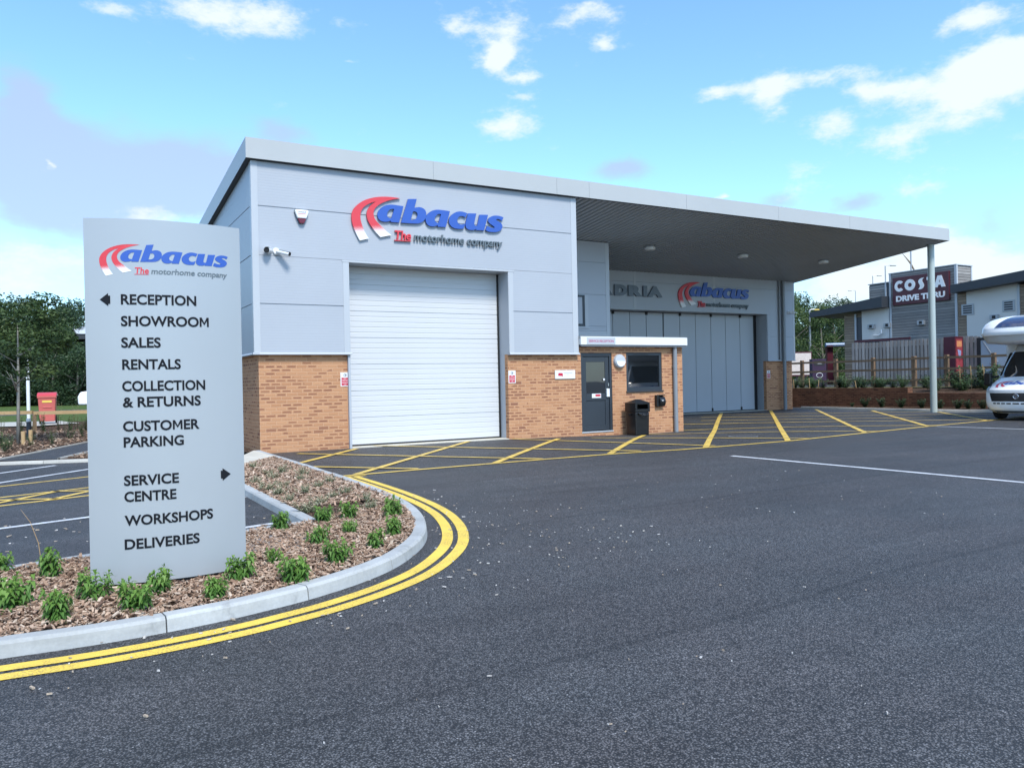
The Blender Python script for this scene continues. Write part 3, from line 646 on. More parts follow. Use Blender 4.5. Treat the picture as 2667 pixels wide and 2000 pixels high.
# reception annex tucked under the canopy
w = MB()
AX = 11.82; DZ0, DZ1 = .065, 2.14; dx0, dx1, wx0, wx1, wz0, wz1 = 8.335, 9.34, 9.825, 11.07, 1.105, 2.15
for a, b, z0, z1 in ((XA, dx0, -.15, 2.30), (dx0, dx1, -.15, DZ0 - .02), (dx0, dx1, DZ1, 2.30), (dx1, wx0, -.15, 2.30), (wx0, wx1, -.15, wz0), (wx0, wx1, wz1, 2.30), (wx1, AX, -.15, 2.30)): w.quad((a, .1, z0), (b, .1, z0), (b, .1, z1), (a, .1, z1))
w.box(AX - .25, AX, .1005, D1 + .5, -.15, 2.30); w.quad((XA, D1 + .4, -.1), (AX - .25, D1 + .4, -.1), (AX - .25, D1 + .4, 2.3), (XA, D1 + .4, 2.3))
part(w, 'annex_brick_wall', 'brick')
w = MB()
for a, b, z0, z1 in ((dx0, dx1, DZ0 - .02, DZ1), (wx0, wx1, wz0, wz1)):
    w.quad((a, .1, z0), (a, .24, z0), (a, .24, z1), (a, .1, z1)); w.quad((b, .1, z0), (b, .24, z0), (b, .24, z1), (b, .1, z1)); w.quad((a, .1, z1), (b, .1, z1), (b, .24, z1), (a, .24, z1))
part(w, 'annex_reveal', 'brick')
fb = MB(); fb.box(XA + .02, AX + .025, -.10, -.07, 2.345, 2.555); fb.box(XA + .02, XA + .045, -.07, .09, 2.345, 2.555); fb.box(AX, AX + .025, -.07, D1, 2.345, 2.555); afb = part(fb, 'annex_fascia', 'white_fascia', bevel=.003)
fb = MB(); fb.box(XA + .05, AX - .002, -.068, D1 + .4, 2.30, 2.36); part(fb, 'annex_soffit', 'pipe')
fb = MB(); fb.box(XA + .01, AX + .02, -.066, D1, 2.50, 2.57); part(fb, 'annex_roof', 'roof')
pl = MB(); pl.box(8.40, 9.32, -.1045, -.1, 2.358, 2.535); pl_o = part(pl, 'name_plate', 'trim', afb)
m = put(MB(), text_geo('SERVICE RECEPTION', .80, .060, .004), (8.46, -.1045, 2.412), X_, Z_, FR, .003); part(m, 'lettering', 'magenta', pl_o)
# door
d = MB(); yf = .115
d.box(dx0, dx0 + .075, yf, .2, DZ0, DZ1); d.box(dx1 - .075, dx1, yf, .2, DZ0, DZ1); d.box(dx0 + .075, dx1 - .075, yf, .2, DZ1 - .09, DZ1)
do = part(d, 'entrance_door', 'anthracite', bevel=.004)
lf = MB(); a, b = dx0 + .085, dx1 - .085; yl = yf + .022
lf.box(a, a + .10, yl, yl + .05, DZ0 + .02, DZ1 - .10); lf.box(b - .12, b, yl, yl + .05, DZ0 + .02, DZ1 - .10); lf.box(a + .10, b - .12, yl, yl + .05, DZ1 - .24, DZ1 - .10); lf.box(a + .10, b - .12, yl, yl + .05, .88, 1.06); lf.box(a + .10, b - .12, yl, yl + .05, DZ0 + .02, .22)
lf.box(a + .10, b - .12, yl + .018, yl + .04, .22, .88)
part(lf, 'door_leaf', 'anthracite', do, bevel=.005)
g = MB(); g.box(a + .10, b - .12, yl + .012, yl + .022, 1.06, DZ1 - .24); part(g, 'pane', 'glass', do)
hd = MB(); hd.box(9.155, 9.245, .085, .137, .965, 1.185); part(hd, 'keypad', 'white_gloss', do, bevel=.008)
hd = MB(); hd.box(9.205, 9.23, .10, .137, 1.25, 1.33); part(hd, 'lock', 'chrome', do)
hd = MB(); hd.lathe([(.028, .115), (.028, .135)], (9.085, 0, 1.43), 16, 'y'); part(hd, 'sticker', 'white_gloss', do)
hd = MB(); hd.box(8.69, 8.985, .128, .136, .945, 1.06); nt_ = part(hd, 'door_notice', 'white_sign', do)
hd = MB(); hd.box(8.80, 8.965, .1255, .128, .985, 1.04); part(hd, 'notice_print', 'red_sign', do)
hd = MB(); hd.box(dx0 - .01, dx1 + .01, .085, .2, DZ0 - .03, DZ0); part(hd, 'door_sill', 'trim', do)
# window
d = MB(); yf = .118
d.box(wx0, wx0 + .08, yf, .2, wz0, wz1); d.box(wx1 - .08, wx1, yf, .2, wz0, wz1); d.box(wx0 + .08, wx1 - .08, yf, .2, wz1 - .085, wz1); d.box(wx0 + .08, wx1 - .08, yf, .2, wz0, wz0 + .10)
wo = part(d, 'reception_window', 'anthracite', bevel=.004)
g = MB(); g.box(wx0 + .08, wx1 - .08, yf + .03, yf + .045, wz0 + .10, wz1 - .085); part(g, 'pane', 'glass', wo)
g = MB(); g.box(10.1, 10.6, yf - .006, yf, wz1 - .06, wz1 - .04); part(g, 'trickle_vent', 'seal', wo)
g = MB(); g.box(wx0 - .02, wx1 + .03, .06, .12, wz0 - .035, wz0 - .001); part(g, 'sill', 'anthracite', wo, bevel=.004)
# rainwater pipes
p = MB(); p.tube([(11.49, .03, gz(11.5, 0) - .02), (11.49, .03, 2.32)], .062, 16); p.box(11.42, 11.56, .03, .1, .35, .37); p.box(11.42, 11.56, .03, .1, 1.75, 1.77); part(p, 'downpipe', 'pipe', smooth=True)
p = MB(); p.tube([(23.45, D2 - .1, -.02), (23.45, D2 - .1, zt + .02)], .075, 16); part(p, 'downpipe', 'pipe', smooth=True)
p = MB(); p.tube([(23.25, D2 - .06, BZ + .05), (23.25, D2 - .06, zt + .02)], .04, 12)
for z in (4.78, 2.9): p.lathe([(.05, -.02), (.05, .02)], (23.25, D2 - .06, z), 12)
part(p, 'downpipe', 'pipe', smooth=True)

# ------------------------------------------------------------------ things fixed to the building
def wall_logo(x, y, z, label):
    t = local(thing('wall_logo', (x, y, z), label, 'sign', 'blue and red logo signs on the workshop'))
    for nme, m, g in LG: put(MB(), g, (0, 0, 0), X_, Z_, FR, .045).build(nme, m, t)
    return t
wall_logo(2.329, -.012, 4.633, 'large blue lettering logo with red roadway on the front wall above the white shutter')
wall_logo(17.80, D2 - .012, 4.205, 'shaded blue lettering logo with red roadway under the canopy above the folding door')
t = local(thing('wall_lettering', (13.62, D2 - .012, 4.612), 'dark grey capital lettering on the wall under the canopy, partly behind the upper box', 'sign'))
gA = [text_geo(ch, w_, .335, .08) for ch, w_ in (('A', .80), ('D', .60), ('R', .66), ('I', .19), ('A', .72))]
for g, xx in zip(gA, (.0, .88, 1.53, 2.24, 2.46)): put(MB(), (g[0] + np.array((xx, 0, 0)), g[1]), (0, 0, 0), X_, Z_, FR, .06).build('letter', 'adria', t)
# alarm box
def alarm():
    t = local(thing('alarm_box', (1.035, 0, 5.05), 'white alarm box with dark red lower lens on the front wall left of the logo', 'alarm box'))
    def ring(k, d): return [(x * k, -d, z) for x, z in ((-.137, .148), (.137, .148), (.148, .10), (.085, -.06), (.048, -.148), (-.048, -.148), (-.085, -.06), (-.148, .10))]
    m = MB(); m.prism([(p[0], 0, p[2]) for p in ring(1.04, 0)][::-1], (0, -.03, 0)); m.build('back_plate', 'logo_grey', t)
    f = MB(); o = [p for p in ring(1, .085)]
    up = [p for p in o if p[2] > -.07]; f.prism([(-.137, -.03, .148), (.137, -.03, .148), (.148, -.03, .10), (.095, -.03, -.04), (-.095, -.03, -.04), (-.148, -.03, .10)][::-1], (0, -.065, 0)); f.build('cover', 'white_gloss', t, bevel=.018)
    f = MB(); f.prism([(.094, -.03, -.043), (.045, -.03, -.146), (-.045, -.03, -.146), (-.094, -.03, -.043)][::1], (0, -.055, 0)); f.build('lens', simple('dark_red_lens', (.13, .008, .02), .15), t, bevel=.01)
    m = put(MB(), text_geo('UNIQUE', .17, .026, .01), (-.085, -.0955, .082), X_, Z_, FR, .002); m.build('lettering', 'logo_grey', t)
    m = MB(); m.box(-.085, .085, -.097, -.0955, .05, .06); m.build('red_line', 'red_sign', t)
alarm()
# cameras
def camera_(name, x, y, z, aim, label, group='wall cameras', d=.09, bl=.20, br=.042):
    t = local(thing(name, (x, y, z), label, 'camera', group))
    MB().lathe([(d * .55, -.001), (d * .55, -.02), (d * .45, -.045), (.02, -.05)], (0, 0, 0), 18, 'y').build('base', 'white_gloss', t, smooth=True)
    a = Vector(aim).normalized(); p0 = Vector((0, -.06, 0)); p1 = p0 + a * bl
    MB().tube([(0, -.03, 0), tuple(p0 + a * .03)], .016, 8).build('arm', 'white_gloss', t, smooth=True)
    MB().tube([tuple(p0), tuple(p0 + a * .02), tuple(p1)], [br * .8, br, br], 14).build('body', 'white_gloss', t, smooth=True)
    MB().tube([tuple(p1 + a * .001), tuple(p1 + a * .014)], br * .93, 14).build('lens', 'seal', t, smooth=True)
    h = MB(); up = Vector((0, 0, 1)); sd_ = a.cross(up).normalized(); uu = sd_.cross(a)
    h.add([tuple(p0 + a * q + sd_ * s_ * br * 1.02 + uu * br * k) for q in (.05, bl + .035) for s_ in (-1, 1) for k in (1.02, 1.12)], [(0, 1, 3, 2), (4, 6, 7, 5), (0, 2, 6, 4), (1, 5, 7, 3), (0, 4, 5, 1), (2, 3, 7, 6)]); h.build('hood', 'white_gloss', t)
camera_('security_camera', .335, 0, 4.285, (-.55, -.80, -.12), 'white camera by the corner trim, its black lens facing the viewer', d=.13, bl=.14, br=.065)
camera_('security_camera', .49, 0, 4.275, (.62, -.55, -.22), 'white camera above the shutter corner pointing right along the wall', d=.14, bl=.30, br=.045)
camera_('security_camera', 23.83, D2, 4.19, (.75, -.6, -.2), 'small white camera under the canopy beside the thick grey downpipe', d=.12, bl=.26, br=.05)
# soffit lights
for i, (x, y, lab) in enumerate(((13.603, 3.575, 'nearest'), (17.883, 3.57, 'middle'), (22.026, 3.451, 'farthest'))):
    t = local(thing('canopy_light', (x, y, zs(y) + .02), 'round pale surface light under the canopy, ' + {'nearest': 'the one nearest the upper box', 'middle': 'the one between the other two', 'farthest': 'the one nearest the canopy column'}[lab], 'light', 'lights under the canopy'))
    MB().lathe([(.19, 0), (.19, -.085), (.165, -.11), (.05, -.12)], (0, 0, 0), 24).build('diffuser', 'white_gloss', t, smooth=True); MB().lathe([(.205, .02), (.205, -.03)], (0, 0, 0), 24).build('base_ring', 'pipe', t, smooth=True)
# bulkhead
t = local(thing('bulkhead_light', (9.575, .1, 1.915), 'round white bulkhead light on brick between the dark door and window', 'light'))
MB().lathe([(.185, 0), (.185, -.05), (.17, -.08), (.155, -.085)], (0, 0, 0), 32, 'y').build('body', 'trim', t, smooth=True)
q = [(.15 * math.cos(R_(a)), -.0885, .15 * math.sin(R_(a))) for a in range(180, 361, 10)]; MB().prism(q, (0, -.02, 0)).build('diffuser', 'white_gloss', t, bevel=.006)
# notices
def notice(x, y, z, label, w=.205, h=.31):
    t = local(thing('safety_notice', (x, y, z), label, 'notice', 'red and white notices at the doors'))
    MB().box(0, w, -.006, 0, 0, h).build('plate', 'white_sign', t)
    MB().box(w * .1, w * .9, -.0075, -.006, h * .06, h * .62).build('red_panel', 'red_sign', t)
    r = MB(); n = 24; ri, ro = h * .085, h * .112; cx, cz = w * .5, h * .80
    vs = [(cx + rr * math.cos(2 * math.pi * k / n), -.0078, cz + rr * math.sin(2 * math.pi * k / n)) for rr in (ri, ro) for k in range(n)]
    r.add(vs, [(k, (k + 1) % n, n + (k + 1) % n, n + k) for k in range(n)]); r.box(cx - .004, cx + .022, -.0078, -.006, cz - .012, cz + .012); r.build('emblem', 'logo_grey', t)
    m = MB(); zz = h * .545
    for s_, wd in (('No', .28), ('unauthorised', .72), ('authorised', .68), ('personnel', .62), ('only', .30)):
        zz -= h * .0; put(m, text_geo(s_, w * wd, h * .052, .02), (w * (.5 - wd / 2), -.0075, zz), X_, Z_, FR, .001); zz -= h * .108
    m.build('lettering', 'white_letter', t)
notice(1.865, .1, 1.39, 'red and white notice on the brick left of the white shutter')
notice(6.145, .1, 1.385, 'red and white notice on the brick right of the white shutter')
notice(22.59, D2 + .1, 1.36, 'small red and white notice on the brick pier under the canopy', .19, .33)
t = local(thing('wall_plaque', (7.51, .1, 1.465), 'white rectangular plaque with a small red emblem on brick left of the dark door', 'plaque'))
MB().box(0, .62, -.03, 0, 0, .225).build('plate', 'white_sign', t, bevel=.008)
m = MB(); m.prism([(.085, -.03, .085), (.21, -.03, .075), (.225, -.03, .06), (.235, -.03, .085), (.23, -.03, .15), (.10, -.03, .155)][::-1], (0, -.002, 0)); m.build('emblem', 'red_sign', t)
m = MB(); m.box(.265, .53, -.0312, -.03, .150, .157); m.box(.37, .41, -.0312, -.03, .11, .117); m.build('print_line', 'logo_grey', t)
# litter bin and ashtray
def litter_bin():
    x, y = 9.86, -.30; z = gz(x, y)
    t = local(thing('litter_bin', (x, y, z), 'tall black litter bin with peaked lid against the brick below the window', 'bin'))
    MB().add([(-.225, -.2, 0), (.225, -.2, 0), (.225, .2, 0), (-.225, .2, 0), (-.235, -.215, .62), (.235, -.215, .62), (.235, .215, .62), (-.235, .215, .62)], [(0, 3, 2, 1), (4, 5, 6, 7), (0, 1, 5, 4), (1, 2, 6, 5), (2, 3, 7, 6), (3, 0, 4, 7)]).build('body', 'black_plastic', t, bevel=.03)
    h = MB()
    for sx in (-1, 1):
        h.box(sx * .245 - .015 * (sx > 0) - .0, sx * .245 + .015 * (sx < 0), -.225, .225, .62, .86)
    h.box(-.245, .245, .205, .225, .62, .86); h.box(-.23, .23, -.225, -.205, .62, .70); h.box(-.23, .23, -.225, -.205, .82, .86); h.box(-.245, -.18, -.226, -.206, .70, .82); h.box(.18, .245, -.226, -.206, .70, .82)
    h.build('hood', 'black_plastic', t, bevel=.008)
    MB().box(-.2, .2, -.17, .18, .63, .64).build('inner_rim', 'seal', t)
    MB().add([(-.255, -.235, .86), (.255, -.235, .86), (.255, .235, .86), (-.255, .235, .86), (-.05, -.03, .955), (.05, -.03, .955), (.05, .03, .955), (-.05, .03, .955)], [(0, 3, 2, 1), (4, 5, 6, 7), (0, 1, 5, 4), (1, 2, 6, 5), (2, 3, 7, 6), (3, 0, 4, 7)]).build('lid', 'black_plastic', t, bevel=.012)
    a = MB(); n = 14; pts = [(-.16 + .34 * k / n, -.232 - .05 * math.sin(math.pi * k / n), .60 - .07 * math.sin(math.pi * k / n)) for k in range(n + 1)]; a.tube(pts, .018, 6); a.build('handle', 'black_plastic', t, smooth=True)
    MB().box(.02, .11, -.226, -.216, .53, .565).build('badge', 'chrome', t)
    MB().lathe([(.03, -.29), (.03, -.23)], (0, 0, .55), 10, 'x').build('latch', 'black_plastic', t, smooth=True)
litter_bin()
t = local(thing('ashtray', (10.925, .1, .65), 'small black wall ashtray on the brick between the window and downpipe', 'ashtray'))
MB().box(-.14, -.05, -.10, 0, 0, .32).build('body', 'black_plastic', t, bevel=.006)
m = MB(); n = 10; pts = [(-.05, -.02, .30)] + [(-.05, -.10 - .05 * math.sin(math.pi * k / n), .26 - .25 * k / n) for k in range(n + 1)] + [(-.05, -.02, .0)]; m.prism(pts, (.19, 0, 0)); m.build('tray', 'black_plastic', t)
MB().box(-.055, .14, -.13, 0, .30, .325).build('lid', 'black_plastic', t, bevel=.005)
m = MB(); m.tube([(.0, -.146, .19), (.02, -.149, .155), (.06, -.149, .175)], .009, 6); m.build('emblem', 'white_gloss', t)

# ------------------------------------------------------------------ totem sign
SX, SY, SR, SA0, SA1, SZ0, SZ1 = -2.867, -9.982, 1.277, -.437, .360, .105, 2.541
T = local(thing('totem_sign', (SX, SY - SR, 0), 'tall curved silver totem sign listing directions in black capitals, standing in the bark bed', 'sign'))
def sg(s, z, d): a = s / SR; return (SX + (SR + d) * math.sin(a) - SX, SY - (SR + d) * math.cos(a) - (SY - SR), z)
m = MB(); n = 40; pts = [sg(SR * (SA0 + (SA1 - SA0) * i / n), 0, 0) for i in range(n + 1)]; back = [sg(SR * (SA0 + (SA1 - SA0) * i / n), 0, -.10) for i in range(n, -1, -1)]
m.prism([(p[0], p[1], SZ0) for p in pts + back], (0, 0, SZ1 - SZ0)); m.build('panel', 'sign_face', T, smooth=True)
m = MB(); pts = [sg(SR * (SA0 + .02 + (SA1 - SA0 - .04) * i / n), 0, -.015) for i in range(n + 1)]; back = [sg(SR * (SA0 + .02 + (SA1 - SA0 - .04) * i / n), 0, -.085) for i in range(n, -1, -1)]
m.prism([(p[0], p[1], -.02) for p in pts + back], (0, 0, SZ0 + .03)); m.build('plinth', 'seal', T, smooth=True)
def bend(geo, s0, z0, ks, kz, d):
    v, f = geo; return MB().add([sg(s0 + p[0] * ks, z0 + p[1] * kz, (p[2] + .5) * d) for p in v], f)
for txt, s0, s1, z in (('RECEPTION', -.333, .138, 1.970), ('SHOWROOM', -.335, .219, 1.825), ('SALES', -.336, -.094, 1.681), ('RENTALS', -.333, .029, 1.535), ('COLLECTION', -.336, .186, 1.390), ('& RETURNS', -.334, .154, 1.283), ('CUSTOMER', -.336, .142, 1.122), ('PARKING', -.334, .038, 1.016), ('SERVICE', -.337, .002, .760), ('CENTRE', -.337, -.016, .652), ('WORKSHOPS', -.338, .221, .493), ('DELIVERIES', -.341, .128, .335)):
    bend(text_geo(txt, s1 - s0, .0635, .026), s0, z, 1, 1, .003).build('lettering', 'black_ink', T)
for pts in ([(-.462, 2.0), (-.411, 1.957), (-.411, 1.972), (-.398, 1.972), (-.398, 2.026), (-.411, 2.026), (-.411, 2.042)], [(.353, .788), (.295, .832), (.295, .816), (.282, .816), (.282, .762), (.295, .762), (.295, .746)]):
    m = MB(); m.add([sg(a, z, d) for d in (.003, .0) for a, z in pts], [tuple(range(7)), tuple(range(13, 6, -1))] + [(i, 7 + i, 7 + (i + 1) % 7, (i + 1) % 7) for i in range(7)]); m.build('arrow', 'black_ink', T)
kx, kz = .2135, .205
lg = bpy.data.objects.new('logo', bend(LG[0][2], -.4215, 2.157, kx, kz, .002).mesh('logo', m_swoosh('red_halftone_print', 700.0, 2.230, 2.284))); link(lg, T)
for nme, mt, g in LG[1:]: bend(g, -.4215, 2.157, kx, kz, .0024).build(nme, mt, lg)

# ------------------------------------------------------------------ the yard
def grid_sheet(name, xs, ys, zf, material):
    m = MB(); nx = len(xs); m.v = [(x, y, zf(x, y)) for y in ys for x in xs]
    m.f = [(j * nx + i, j * nx + i + 1, (j + 1) * nx + i + 1, (j + 1) * nx + i) for j in range(len(ys) - 1) for i in range(nx - 1)]
    return tag(m.build(name, material), kind='structure')
xs = [-900, -200, -60, -30, -16, -10] + [round(-6 + .5 * i, 2) for i in range(63)] + [30, 40, 60, 120, 300, 900]
ys = [-900, -200, -60, -30, -20, -14] + [round(-10 + .5 * i, 2) for i in range(41)] + [14, 20, 40, 80, 200, 900]
grid_sheet('ground', xs, ys, gz, 'asphalt')

def strip(mb, path, wdt, z=.004, step=.4, ends=(None, None)):
    """painted line of given width laid on the yard along a plan path"""
    P = []
    for (a, b) in zip(path[:-1], path[1:]):
        a, b = Vector((a[0], a[1])), Vector((b[0], b[1])); k = max(1, int((b - a).length / step))
        P += [a.lerp(b, i / k) for i in range(k)]
    P.append(Vector((path[-1][0], path[-1][1]))); vs = []
    for i, p in enumerate(P):
        t = (P[min(i + 1, len(P) - 1)] - P[max(0, i - 1)]).normalized(); nrm = Vector((-t.y, t.x)); w2 = wdt[0] + (wdt[1] - wdt[0]) * i / (len(P) - 1) if isinstance(wdt, tuple) else wdt
        for s_ in (-.5, .5): q = p + nrm * w2 * s_; vs.append((q.x, q.y, gz(q.x, q.y) + z))
    mb.add(vs, [(2 * i, 2 * i + 2, 2 * i + 3, 2 * i + 1) for i in range(len(P) - 1)]); return mb
def smooth_path(pts, step=.08):
    P = [Vector((*p, 0)) for p in pts]; out = []
    for i in range(len(P) - 1):
        p0, p1, p2, p3 = P[max(i - 1, 0)], P[i], P[i + 1], P[min(i + 2, len(P) - 1)]; k = max(2, int((p2 - p1).length / step))
        for j in range(k):
            t = j / k; out.append(.5 * ((2 * p1) + (-p0 + p2) * t + (2 * p0 - 5 * p1 + 4 * p2 - p3) * t * t + (-p0 + 3 * p1 - 3 * p2 + p3) * t ** 3))
    out.append(P[-1]); return [(p.x, p.y) for p in out]
def offset_path(path, d):
    out = []
    for i, p in enumerate(path):
        a, b = path[max(0, i - 1)], path[min(len(path) - 1, i + 1)]; t = Vector((b[0] - a[0], b[1] - a[1])).normalized(); out.append((p[0] - t.y * d, p[1] + t.x * d))
    return out
KP = smooth_path([(-14, -11.35), (-9, -11.75), (-6, -12.0), (-4.6, -12.11), (-3.86, -12.145), (-3.45, -12.17), (-3.10, -12.155), (-2.74, -12.10), (-2.46, -12.02), (-2.16, -11.915), (-1.77, -11.71), (-1.42, -11.45), (-1.11, -11.11), (-.84, -10.73), (-.62, -10.30), (-.42, -9.78), (-.245, -9.15), (-.12, -8.40), (-.03, -7.4), (.02, -6.2), (.055, -4.5), (.08, -2.6), (.09, -.9), (.095, .02)])
def kerb(path, name='kerb', h=.09, w=.125, m='kerb', stone=.915, z0=0.0, both=False):
    mb = MB(); prof = [(0, -.1), (0, .0), (.010, h - .018), (.026, h - .002), (.034, h), (w - .006, h), (w, h - .006), (w, -.1)]
    L = [0]
    for a, b in zip(path[:-1], path[1:]): L.append(L[-1] + math.hypot(b[0] - a[0], b[1] - a[1]))
    tot = L[-1]; xs_ = [p[0] for p in path]; ys_ = [p[1] for p in path]
    s0 = 0.0
    while s0 < tot - .05:
        s1 = min(s0 + stone, tot); k = max(1, int((s1 - s0) / .12)); ss = np.linspace(s0 + .004, s1 - .004, k + 1); vs = []; dz = rng.uniform(-.003, .003)
        for s_ in ss:
            x, y = np.interp(s_, L, xs_), np.interp(s_, L, ys_); x2, y2 = np.interp(min(s_ + .03, tot), L, xs_), np.interp(min(s_ + .03, tot), L, ys_); x1, y1 = np.interp(max(s_ - .03, 0), L, xs_), np.interp(max(s_ - .03, 0), L, ys_)
            t = Vector((x2 - x1, y2 - y1)).normalized()
            vs += [(x - t.y * a, y + t.x * a, z0 + gz(x, y) + z + (dz if z > 0 else 0)) for a, z in prof]
        n_ = len(prof); mb.add(vs, [(i * n_ + j, i * n_ + j + 1, (i + 1) * n_ + j + 1, (i + 1) * n_ + j) for i in range(k) for j in range(n_ - 1)] + [tuple(range(n_)), tuple(range(k * n_ + n_ - 1, k * n_ - 1, -1))])
        s0 = s1
    return tag(mb.build(name, m), kind='structure')
kerb(KP)
# kerbs round the parking bay behind the sign
kerb(smooth_path([(-1.5, -1.5), (-1.5, -5), (-1.5, -9.42)], .3)[::1] and [(-1.5, -1.45), (-1.5, -9.45)])
kerb([(-1.55, -9.30), (-3.4, -9.80), (-4.6, -10.12), (-9, -11.0)], w=.13, h=.085)
# paint
YL = [p for p in KP if p[0] > -13.5 and not (p[0] > -.2 and p[1] > -5.22)]
a1 = MB(); o1 = offset_path(YL, -.185); strip(a1, o1, .10, step=9)
o2 = offset_path(YL, -.33); strip(a1, o2, .10, step=9)
def clip_y(path, ymax): return [p for p in path if p[1] < ymax]
tag(a1.build('double_yellow_line', 'yellow'), kind='structure')
b1 = MB()
BOX = [(.11, -5.15), (1.45, -5.05), (2.31, -5.02), (4.0, -4.97), (5.64, -4.95), (7.1, -5.12), (10.2, -5.06), (13.44, -4.60), (16.56, -4.19), (19.85, -3.85), (24.2, -3.3)]
strip(b1, BOX, .115, .0085); strip(b1, [(.04, -5.30), (.55, -5.26)], .09, .0045)
tag(b1.build('hatch_box_edge_line', 'yellow_thin'), kind='structure')
def inbox(p, q):
    """clip a hatch stroke at the box edge line"""
    return p, q
h1 = MB()
for p, q in (((.155, -2.67), (2.12, -.15)), ((.45, -5.07), (5.0, .06)), ((3.0, -4.95), (7.15, -.60)), ((5.52, -4.88), (9.75, -.70)), ((7.72, -5.13), (19.39, 6.33)), ((10.18, -5.06), (22.4, 6.55)), ((13.45, -4.55), (24.15, 5.7)), ((16.52, -4.20), (24.2, 3.05)), ((19.9, -3.83), (24.25, .35))):
    strip(h1, [p, q], .125, .0125)
for p, q in (((.72, -.52), (3.98, -4.93)), ((.10, -3.30), (1.54, -4.98)), ((2.7, .35), (6.28, -4.88)), ((6.16, .02), (8.12, -4.98)), ((7.9, -.9), (11.02, -4.93)), ((10.0, -.3), (14.02, -4.52)), ((11.9, .2), (17.05, -4.15)), ((13.2, 2.0), (20.5, -3.75)), ((14.9, 2.7), (22.9, -3.45)), ((16.4, 4.3), (24.2, -2.2)), ((17.9, 5.75), (24.2, .75))):
    strip(h1, [p, q], .11, .0165)
tag(h1.build('hatch_diagonal_line', 'yellow_thin'), kind='structure')
w1 = MB(); strip(w1, [(6.90, -6.66), (6.98, -10.2), (7.02, -13.5)], .105); strip(w1, [(16.72, -4.30), (16.95, -6.7), (17.1, -9.5)], .10)
tag(w1.build('white_bay_line', 'white_paint'), kind='structure')
t = local(thing('manhole_cover', (10.6, -3.35, gz(10.6, -3.35)), 'faint round iron cover set flush in the hatched yard below the litter bin', 'manhole cover'))
MB().lathe([(.30, -.02), (.30, .006)], (0, 0, 0), 28).build('cover', simple('dull_iron', (.075, .075, .078), .6, .3, .25, 20, .5, 60), t); m = MB(); n = 28; m.add([(r_ * math.cos(2 * math.pi * k / n), r_ * math.sin(2 * math.pi * k / n), .0075) for r_ in (.31, .345) for k in range(n)], [(k, (k + 1) % n, n + (k + 1) % n, n + k) for k in range(n)]); m.build('frame', 'pipe', t)
# small car park to the left: bays and hatching
w1 = MB(); strip(w1, [(-9, -5.9), (-4.485, -.665), (-3.646, .301)], .10); strip(w1, [(-9, -7.7), (-4.39, -2.42), (-3.157, -1.006), (-2.0, .3)], .10); strip(w1, [(-9, -8.97), (-4.12, -7.39), (-3.31, -7.13), (-1.52, -6.55)], .10); strip(w1, [(-1.54, -8.78), (-3.0, -9.12)], .10)
tag(w1.build('white_bay_line', 'white_paint'), kind='structure')
w1 = MB()
for p in ([(-9, -5.41), (-4.357, -3.018), (-3.184, -2.411), (-1.6, -1.6)], [(-9, -6.26), (-4.276, -4.511), (-3.23, -4.077), (-1.55, -3.42)], [(-9, -7.2), (-4.225, -5.448), (-3.257, -5.061), (-1.55, -4.45)]): strip(w1, p, .09, .0045)
for p in ([(-4.6, -5.6), (-3.55, -4.2)], [(-4.7, -4.62), (-3.55, -5.2)], [(-3.75, -5.3), (-2.75, -3.9)], [(-3.7, -4.25), (-2.6, -4.85)]): strip(w1, p, .09, .0085)
tag(w1.build('hatch_box_edge_line', 'yellow_thin'), kind='structure')

# ------------------------------------------------------------------ planted beds
def inpoly(P, X, Y):
    r = np.zeros(len(X), bool); n = len(P)
    for i in range(n):
        x1, y1 = P[i]; x2, y2 = P[(i + 1) % n]; c = ((y1 > Y) != (y2 > Y)); r ^= c & (X < (x2 - x1) * (Y - y1) / ((y2 - y1) if y2 != y1 else 1e-9) + x1)
    return r
inner = offset_path(KP, .12)
BED = [p for p in inner if p[0] > -9][::4] + [(-.02, -1.6), (-.83, -2.95), (-1.40, -3.4), (-1.40, -9.35), (-3.4, -9.93), (-4.6, -10.25), (-9, -11.0)]
def bed_sheet(name, P, zf, material, step=.12):
    X0, X1 = min(p[0] for p in P), max(p[0] for p in P); Y0, Y1 = min(p[1] for p in P), max(p[1] for p in P)
    m = MB(); m.poly([(x, y, zf(x, y)) for x, y in P]); return tag(m.build(name, material), kind='structure')
bed_sheet('mulch_bed', BED, lambda x, y: .070, 'mulch')
nr = np.random.default_rng(3)
